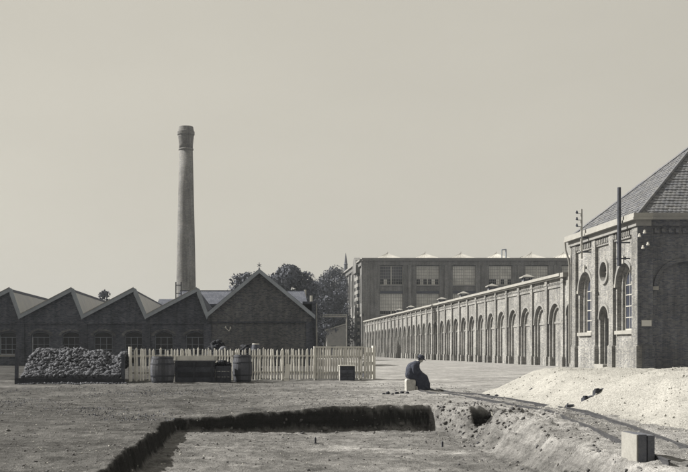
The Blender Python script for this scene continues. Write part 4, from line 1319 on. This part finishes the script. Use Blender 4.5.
for s in (-.36, .36):
    m_ = MB(); pts = []
    for y in ys:
        d_ = (ctr(y + .1) - ctr(y - .1)) / .2
        nx_ = 1 / math.hypot(1, d_)
        x = ctr(y) + s * nx_; yy = y - s * d_ * nx_
        pts.append((x, yy, zsm(y)))
    for a_, b_ in zip(pts[:-1], pts[1:]):
        for w_, z0, z1 in ((.017, .022, .040), (.008, -.04, .022)):
            m_.add([(a_[0] - w_, a_[1], a_[2] + z0), (a_[0] + w_, a_[1], a_[2] + z0), (b_[0] + w_, b_[1], b_[2] + z0), (b_[0] - w_, b_[1], b_[2] + z0),
                    (a_[0] - w_, a_[1], a_[2] + z1), (a_[0] + w_, a_[1], a_[2] + z1), (b_[0] + w_, b_[1], b_[2] + z1), (b_[0] - w_, b_[1], b_[2] + z1)],
                   [(0, 1, 5, 4), (1, 2, 6, 5), (2, 3, 7, 6), (3, 0, 4, 7), (4, 5, 6, 7)])
    m_.build('rail', 'rail', tr)
sl = MB().box(-.50, .50, -.07, .07, -.08, .004).mesh('sleeper', 'sleeper')
y = 12.0
while y < 33:
    d_ = (ctr(y + .1) - ctr(y - .1)) / .2
    if random.random() < .8:
        put('sleeper', sl, tr, (ctr(y), y, zsm(y) - .035 + random.uniform(-.02, .004)), (0, 0, -math.atan(d_)))
    y += .72

# timber block in the right foreground
tb = thing('timber_block', 'weathered grey timber block stump in the right foreground', 'block', (4.78, 12.15, -.1))
zt = .47
MB().box(0, .10, 0, .5, 0, zt).build('beam', 'block_wood', tb)  # darker beams: the front's shade put into their colour
MB().box(.115, .20, .005, .5, 0, zt - .01).build('beam', 'block_wood', tb)
MB().box(-.02, -.001, .004, .498, 0, zt - .004).build('lit_side', 'stone_pale', tb)  # added pale sheet: sunlight on this side put into colour
MB().box(-.004, .206, .1, .14, zt * .3, zt * .42).build('iron_strap', 'iron', tb)
MB().box(.098, .117, .02, .41, 0, zt - .05).build('tar_joint', 'board_dark', tb)

# survey pegs in the pit
for px, py, lab in ((315.5, 444.5, 'short peg in the pit floor left of the other peg'), (442.5, 445, 'short peg at the foot of the crumbled right bank')):
    D = 1000 * 1.86 / (py - 350); x = (px - 245) * D / 1000
    z = gzf(x, D)
    t = thing('wooden_peg', lab, 'peg', (x, D, z), 0, 'pegs driven into the pit floor')
    MB().prism([(-.018, -.1), (.018, -.1), (.016, .11), (0, .13), (-.016, .11)], -.016, .016).build('stake', 'board_dark', t)

# ------------------------------------------------------------------ loose earth, stones, weeds
def scatter(name, n, xr, yr, s0, s1, mat, lab, power=2.0, mask=None, lift=.0):
    x = xr[0] + rng.random(n) * (xr[1] - xr[0]); y = yr[0] + rng.random(n) * (yr[1] - yr[0])
    if mask is not None:
        k = rng.random(n) < mask(x, y); x, y = x[k], y[k]
    S = s0 + (s1 - s0) * rng.random(len(x)) ** power
    z = gz(x, y) + lift * S
    V, F = lumps(np.stack([x, y, z], -1), S)
    o = stuff(put(name, raw_mesh(name, V, F, mat)))
    o['label'] = lab; o['category'] = 'stones'
    return o
scatter('loose_stones', 11000, (-7, 8), (11.5, 42), .005, .028, 'clod', 'small dark stones and clods strewn over the yard earth', 3.0)
scatter('pale_stones', 3500, (-5, 8), (11.5, 36), .005, .02, 'gravel_bit', 'small pale stones strewn over the yard earth', 3.0)
scatter('bank_clods', 3600, (4.0, 7.0), (13, 25), .007, .045, 'clod', 'crumbled earth clods on the right bank of the pit', 2.4,
        lambda x, y: np.exp(-((x - 5.1 + .05 * (20 - y)) / .6) ** 2) * (.12 + .85 * np.exp(-((y - 21.5) / 2.2) ** 2)), .2)
scatter('face_clods', 2600, (-1.7, 5.9), (21.0, 24.4), .015, .06, 'clod', 'lumps of earth stuck in the shaded back face of the pit', 2.0,
        lambda x, y: np.clip(pit_depth(x, y) * (1 - pit_depth(x, y)) * 5, 0, 1), .1)
scatter('pit_spoil', 2600, (-1.6, 4.6), (19.5, 24), .008, .05, 'clod', 'loose crumbled soil along the foot of the pit back wall', 2.6,
        lambda x, y: np.exp(-np.clip((21.75 + (x + 1.5) * .335 - y), 0, 9) / .16) * (pit_depth(x, y) > .9), .2)
# a few dark clods beside the person
x = np.array([4.35, 4.5, 4.62, 4.8, 4.95, 5.1, 6.9, 7.1]); y = np.array([31.4, 31.6, 31.3, 31.5, 31.6, 31.4, 28.5, 28.2])
V, F = lumps(np.stack([x, y, gz(x, y) + .02], -1), np.array([.06, .08, .05, .07, .09, .06, .07, .1]))
o = stuff(put('dark_clods', raw_mesh('dark_clods', V, F, 'coal'))); o['label'] = 'few dark clods lying in front of the seated person'; o['category'] = 'stones'
# low weeds and grass over the left part of the yard
n = 34000
x = -8 + rng.random(n) * 11.5; y = 20.5 + rng.random(n) * 20
w_ = sstep(-.05, .5, fbm(x * .45, y * .25, 121)) * sstep(38.5, 33, y) * sstep(3.2, .5, x) + .05
k = (rng.random(n) < w_) & (pit_depth(x, y) < .05)
x, y = x[k], y[k]; n = len(x)
z = gz(x, y); an_ = rng.random(n) * 6.283; hh = .012 + .028 * rng.random(n) ** 2; ww = .008 + .014 * rng.random(n)
dx, dy = np.cos(an_) * ww, np.sin(an_) * ww
tx, ty = (rng.random(n) - .5) * .08, (rng.random(n) - .5) * .08
V = np.stack([np.stack([x - dx, y - dy, z - .01], -1), np.stack([x + dx, y + dy, z - .01], -1), np.stack([x + tx, y + ty, z + hh], -1)], 1).reshape(-1, 3)
o = stuff(put('weeds', raw_mesh('weeds', V, np.arange(3 * n).reshape(-1, 3), 'weed')))
o['label'] = 'thin low weeds over the left half of the yard'; o['category'] = 'weeds'

# ------------------------------------------------------------------ seated person
PX, PY = 5.50, 33.3
PZ = gzf(5.5, 33.3)
st = thing('stone_seat', 'pale squared stone block used as a seat', 'stone', (PX, PY, PZ - .03))
me = MB().prism([(-.15, 0), (.14, 0), (.15, .36), (.12, .40), (-.12, .41), (-.155, .37)], -.2, .2).mesh('block', 'limestone')
put('block', me, st)
MB().prism([(.16, 0), (.30, 0), (.27, .16), (.17, .19)], -.15, .12).build('chip', 'limestone', st)
pr = thing('person', 'person in dark coat and hat sitting hunched on a stone block', 'person', (PX, PY, PZ))

def skin_mesh(name, verts, edges, radii, sub=2, rootv=0):
    me = bpy.data.meshes.new(name)
    me.from_pydata(verts, edges, [])
    o = bpy.data.objects.new(name, me); COL.objects.link(o)
    md = o.modifiers.new('skin', 'SKIN')
    if not me.skin_vertices:
        raise RuntimeError('no skin layer')
    for i, r in enumerate(radii):
        me.skin_vertices[0].data[i].radius = r if isinstance(r, tuple) else (r, r)
        me.skin_vertices[0].data[i].use_root = (i == rootv)
    md.use_smooth_shade = True
    s_ = o.modifiers.new('sub', 'SUBSURF'); s_.levels = sub; s_.render_levels = sub
    dg = bpy.context.evaluated_depsgraph_get()
    ev = o.evaluated_get(dg)
    res = bpy.data.meshes.new_from_object(ev)
    bpy.data.objects.remove(o)
    bpy.data.meshes.remove(me)
    res.name = name
    return res

# body skeleton, facing +X (u), y = across; left arm = -y (towards the camera)
bv = [(0.0, 0, .48), (-.03, 0, .62), (.02, 0, .76), (.12, 0, .87), (.22, 0, .92), (.29, 0, .965), (.36, 0, 1.02), (.365, 0, 1.10)]
be = [(i, i + 1) for i in range(7)]
br = [(.15, .13), (.15, .13), (.16, .12), (.14, .10), (.052, .052), (.062, .07), (.082, .098), (.06, .07)]
def chain(start, pts, rs):
    prev = start
    for p, r in zip(pts, rs):
        bv.append(p); br.append(r); be.append((prev, len(bv) - 1)); prev = len(bv) - 1
    return prev
for s in (-1, 1):
    chain(0, [(.10, s * .10, .46), (.30, s * .13, .50), (.50, s * .13, .50), (.56, s * .125, .29), (.60, s * .12, .10), (.63, s * .12, .05), (.74, s * .13, .035)],
          [.10, .088, .066, .058, .045, .042, .035])
    hnd = chain(3, [(.10, s * .19, .84), (.10, s * .225, .70), (.13, s * .22, .585), (.28, s * .15, .605), (.37, s * .085, .60), (.41, s * .06, .585)],
                [.066, .056, .046, .036, .028, (.02, .036)])
    # five fingers
    for q in range(4):
        o_ = s * .022 * (q - 1.5)
        ln_ = (.9, 1.0, .95, .75)[q]
        chain(hnd, [(.445, s * .05 + o_, .578), (.445 + .035 * ln_, s * .045 + o_, .562), (.45 + .045 * ln_, s * .04 + o_, .535)], [.0095, .0085, .007])
    chain(hnd, [(.425, s * .02, .60), (.45, s * .005, .59)], [.011, .009])
bm_ = skin_mesh('body', bv, be, br, 2, 0)
bm_.materials.clear()
bm_.materials.append(M['cloth2']); bm_.materials.append(M['skin'])
for p_ in bm_.polygons:
    c_ = p_.center
    if (c_.x > .20 and c_.z > .935) or (c_.x > .375 and c_.z > .535 and abs(c_.y) < .1 and c_.z < .65):
        p_.material_index = 1
body = put('body', bm_, pr)
# coat: one draped surface from collar to the hem around the boots
prof = [(.015, .22, .62, .21), (.10, .19, .645, .225), (.20, .17, .655, .23), (.31, .13, .63, .235), (.375, .06, .605, .24), (.40, -.10, .595, .24),
        (.44, -.145, .575, .245), (.50, -.165, .55, .25), (.55, -.165, .495, .25), (.60, -.16, .41, .245), (.66, -.15, .35, .24), (.74, -.13, .315, .235),
        (.81, -.10, .305, .23), (.87, -.06, .315, .22), (.92, -.01, .32, .185), (.955, .06, .32, .135), (.98, .12, .315, .09), (.995, .17, .305, .07)]
m_ = MB(); NR = 28
for k, (z, u0, u1, hy) in enumerate(prof):
    for q in range(NR):
        t_ = 2 * math.pi * q / NR
        c_, s_ = math.cos(t_), math.sin(t_)
        c_ = math.copysign(abs(c_) ** .8, c_); s_ = math.copysign(abs(s_) ** .8, s_)
        fold = 1 + (.05 * math.sin(5 * t_ + 2.0) * max(0, 1 - z / .5) + .018 * math.sin(3 * t_ + z * 14))
        m_.v.append(((u0 + u1) / 2 + (u1 - u0) / 2 * c_ * fold, hy * s_ * fold, z))
for k in range(len(prof) - 1):
    for q in range(NR):
        m_.f.append((k * NR + q, k * NR + (q + 1) % NR, (k + 1) * NR + (q + 1) % NR, (k + 1) * NR + q))
coat = m_.build('coat', 'cloth', pr, smooth=True)
sb_ = coat.modifiers.new('sub', 'SUBSURF'); sb_.levels = 2; sb_.render_levels = 2
dm = coat.modifiers.new('folds', 'DISPLACE')
tx_ = bpy.data.textures.new('folds', 'CLOUDS'); tx_.noise_scale = .12
dm.texture = tx_; dm.strength = .06; dm.mid_level = .5
for s in (-1, 1):
    sv = [(.08, s * .17, .87), (.085, s * .245, .80), (.085, s * .275, .68), (.13, s * .265, .58), (.27, s * .19, .60), (.36, s * .10, .612)]
    sm_ = skin_mesh('sleeve', sv, [(q, q + 1) for q in range(5)], [.09, .085, .075, .07, .058, .048], 2, 0)
    sm_.materials.clear(); sm_.materials.append(M['cloth'])
    put('sleeve', sm_, pr)
# hat with brim, hair, collar, face, boots
MB().lathe([(.10, 0), (.112, .015), (.112, .07), (.10, .105), (.06, .118), (.0, .12)], 24).build('hat', 'cloth', pr, smooth=True, loc=(.355, 0, 1.075), rot=(0, R(20), 0))
MB().lathe([(.10, .0), (.165, -.012), (.172, -.006), (.11, .014)], 28).build('hat_brim', 'cloth', pr, loc=(.368, 0, 1.075), rot=(0, R(20), 0), scale=(1.05, .9, 1))
MB().lathe([(.02, 0), (.095, .02), (.10, .07), (.08, .11)], 16).build('hair', 'leather', pr, smooth=True, loc=(.325, 0, .99), rot=(0, R(8), 0), scale=(.8, .9, 1))
MB().lathe([(.085, 0), (.082, .05), (.066, .05), (.066, 0)], 18).build('collar', 'linen', pr, smooth=True, loc=(.225, 0, .915), rot=(0, R(45), 0))
hd = MB().prism([(.402, 1.03), (.422, .995), (.442, .982), (.405, .97)], -.012, .012).build('nose', 'skin', pr)
for s in (-1, 1):
    MB().lathe([(.012, -.004), (.013, .004), (.004, .008)], 8).build('eye', 'leather', pr, loc=(.418, s * .03, 1.02))
    MB().lathe([(.012, -.01), (.026, 0), (.014, .008)], 10).build('ear', 'skin', pr, loc=(.35, s * .088, 1.005), rot=(R(-90 * s), 0, 0), scale=(1, 1.3, 1))
    b = MB().lathe([(.05, 0), (.055, .02), (.05, .08), (.045, .15), (.05, .17)], 14)
    b.prism([(.0, -.0), (.17, 0), (.185, .03), (.15, .06), (.04, .09), (-.03, .06)], -.045, .045)
    b.build('boot', 'leather', pr, loc=(.60, s * .12, .0))
MB().prism([(.40, .96), (.422, .955), (.40, .95)], -.02, .02).build('mouth', 'leather', pr)

# ------------------------------------------------------------------ summer haze over the works
hzb = MB().box(-1600, 1600, -70, 2600, -1.5, 46).mesh('haze')
hm = bpy.data.materials.new('haze'); hm.use_nodes = True
ht = hm.node_tree; ht.nodes.clear()
ho = ht.nodes.new('ShaderNodeOutputMaterial'); hv = ht.nodes.new('ShaderNodeVolumePrincipled')
hv.inputs['Color'].default_value = (.86, .92, 1.0, 1)
hv.inputs['Density'].default_value = 0.00021
hv.inputs['Anisotropy'].default_value = 0.2
ht.links.new(hv.outputs[0], ho.inputs['Volume'])
hzb.materials.append(hm)
stuff(put('haze', hzb))
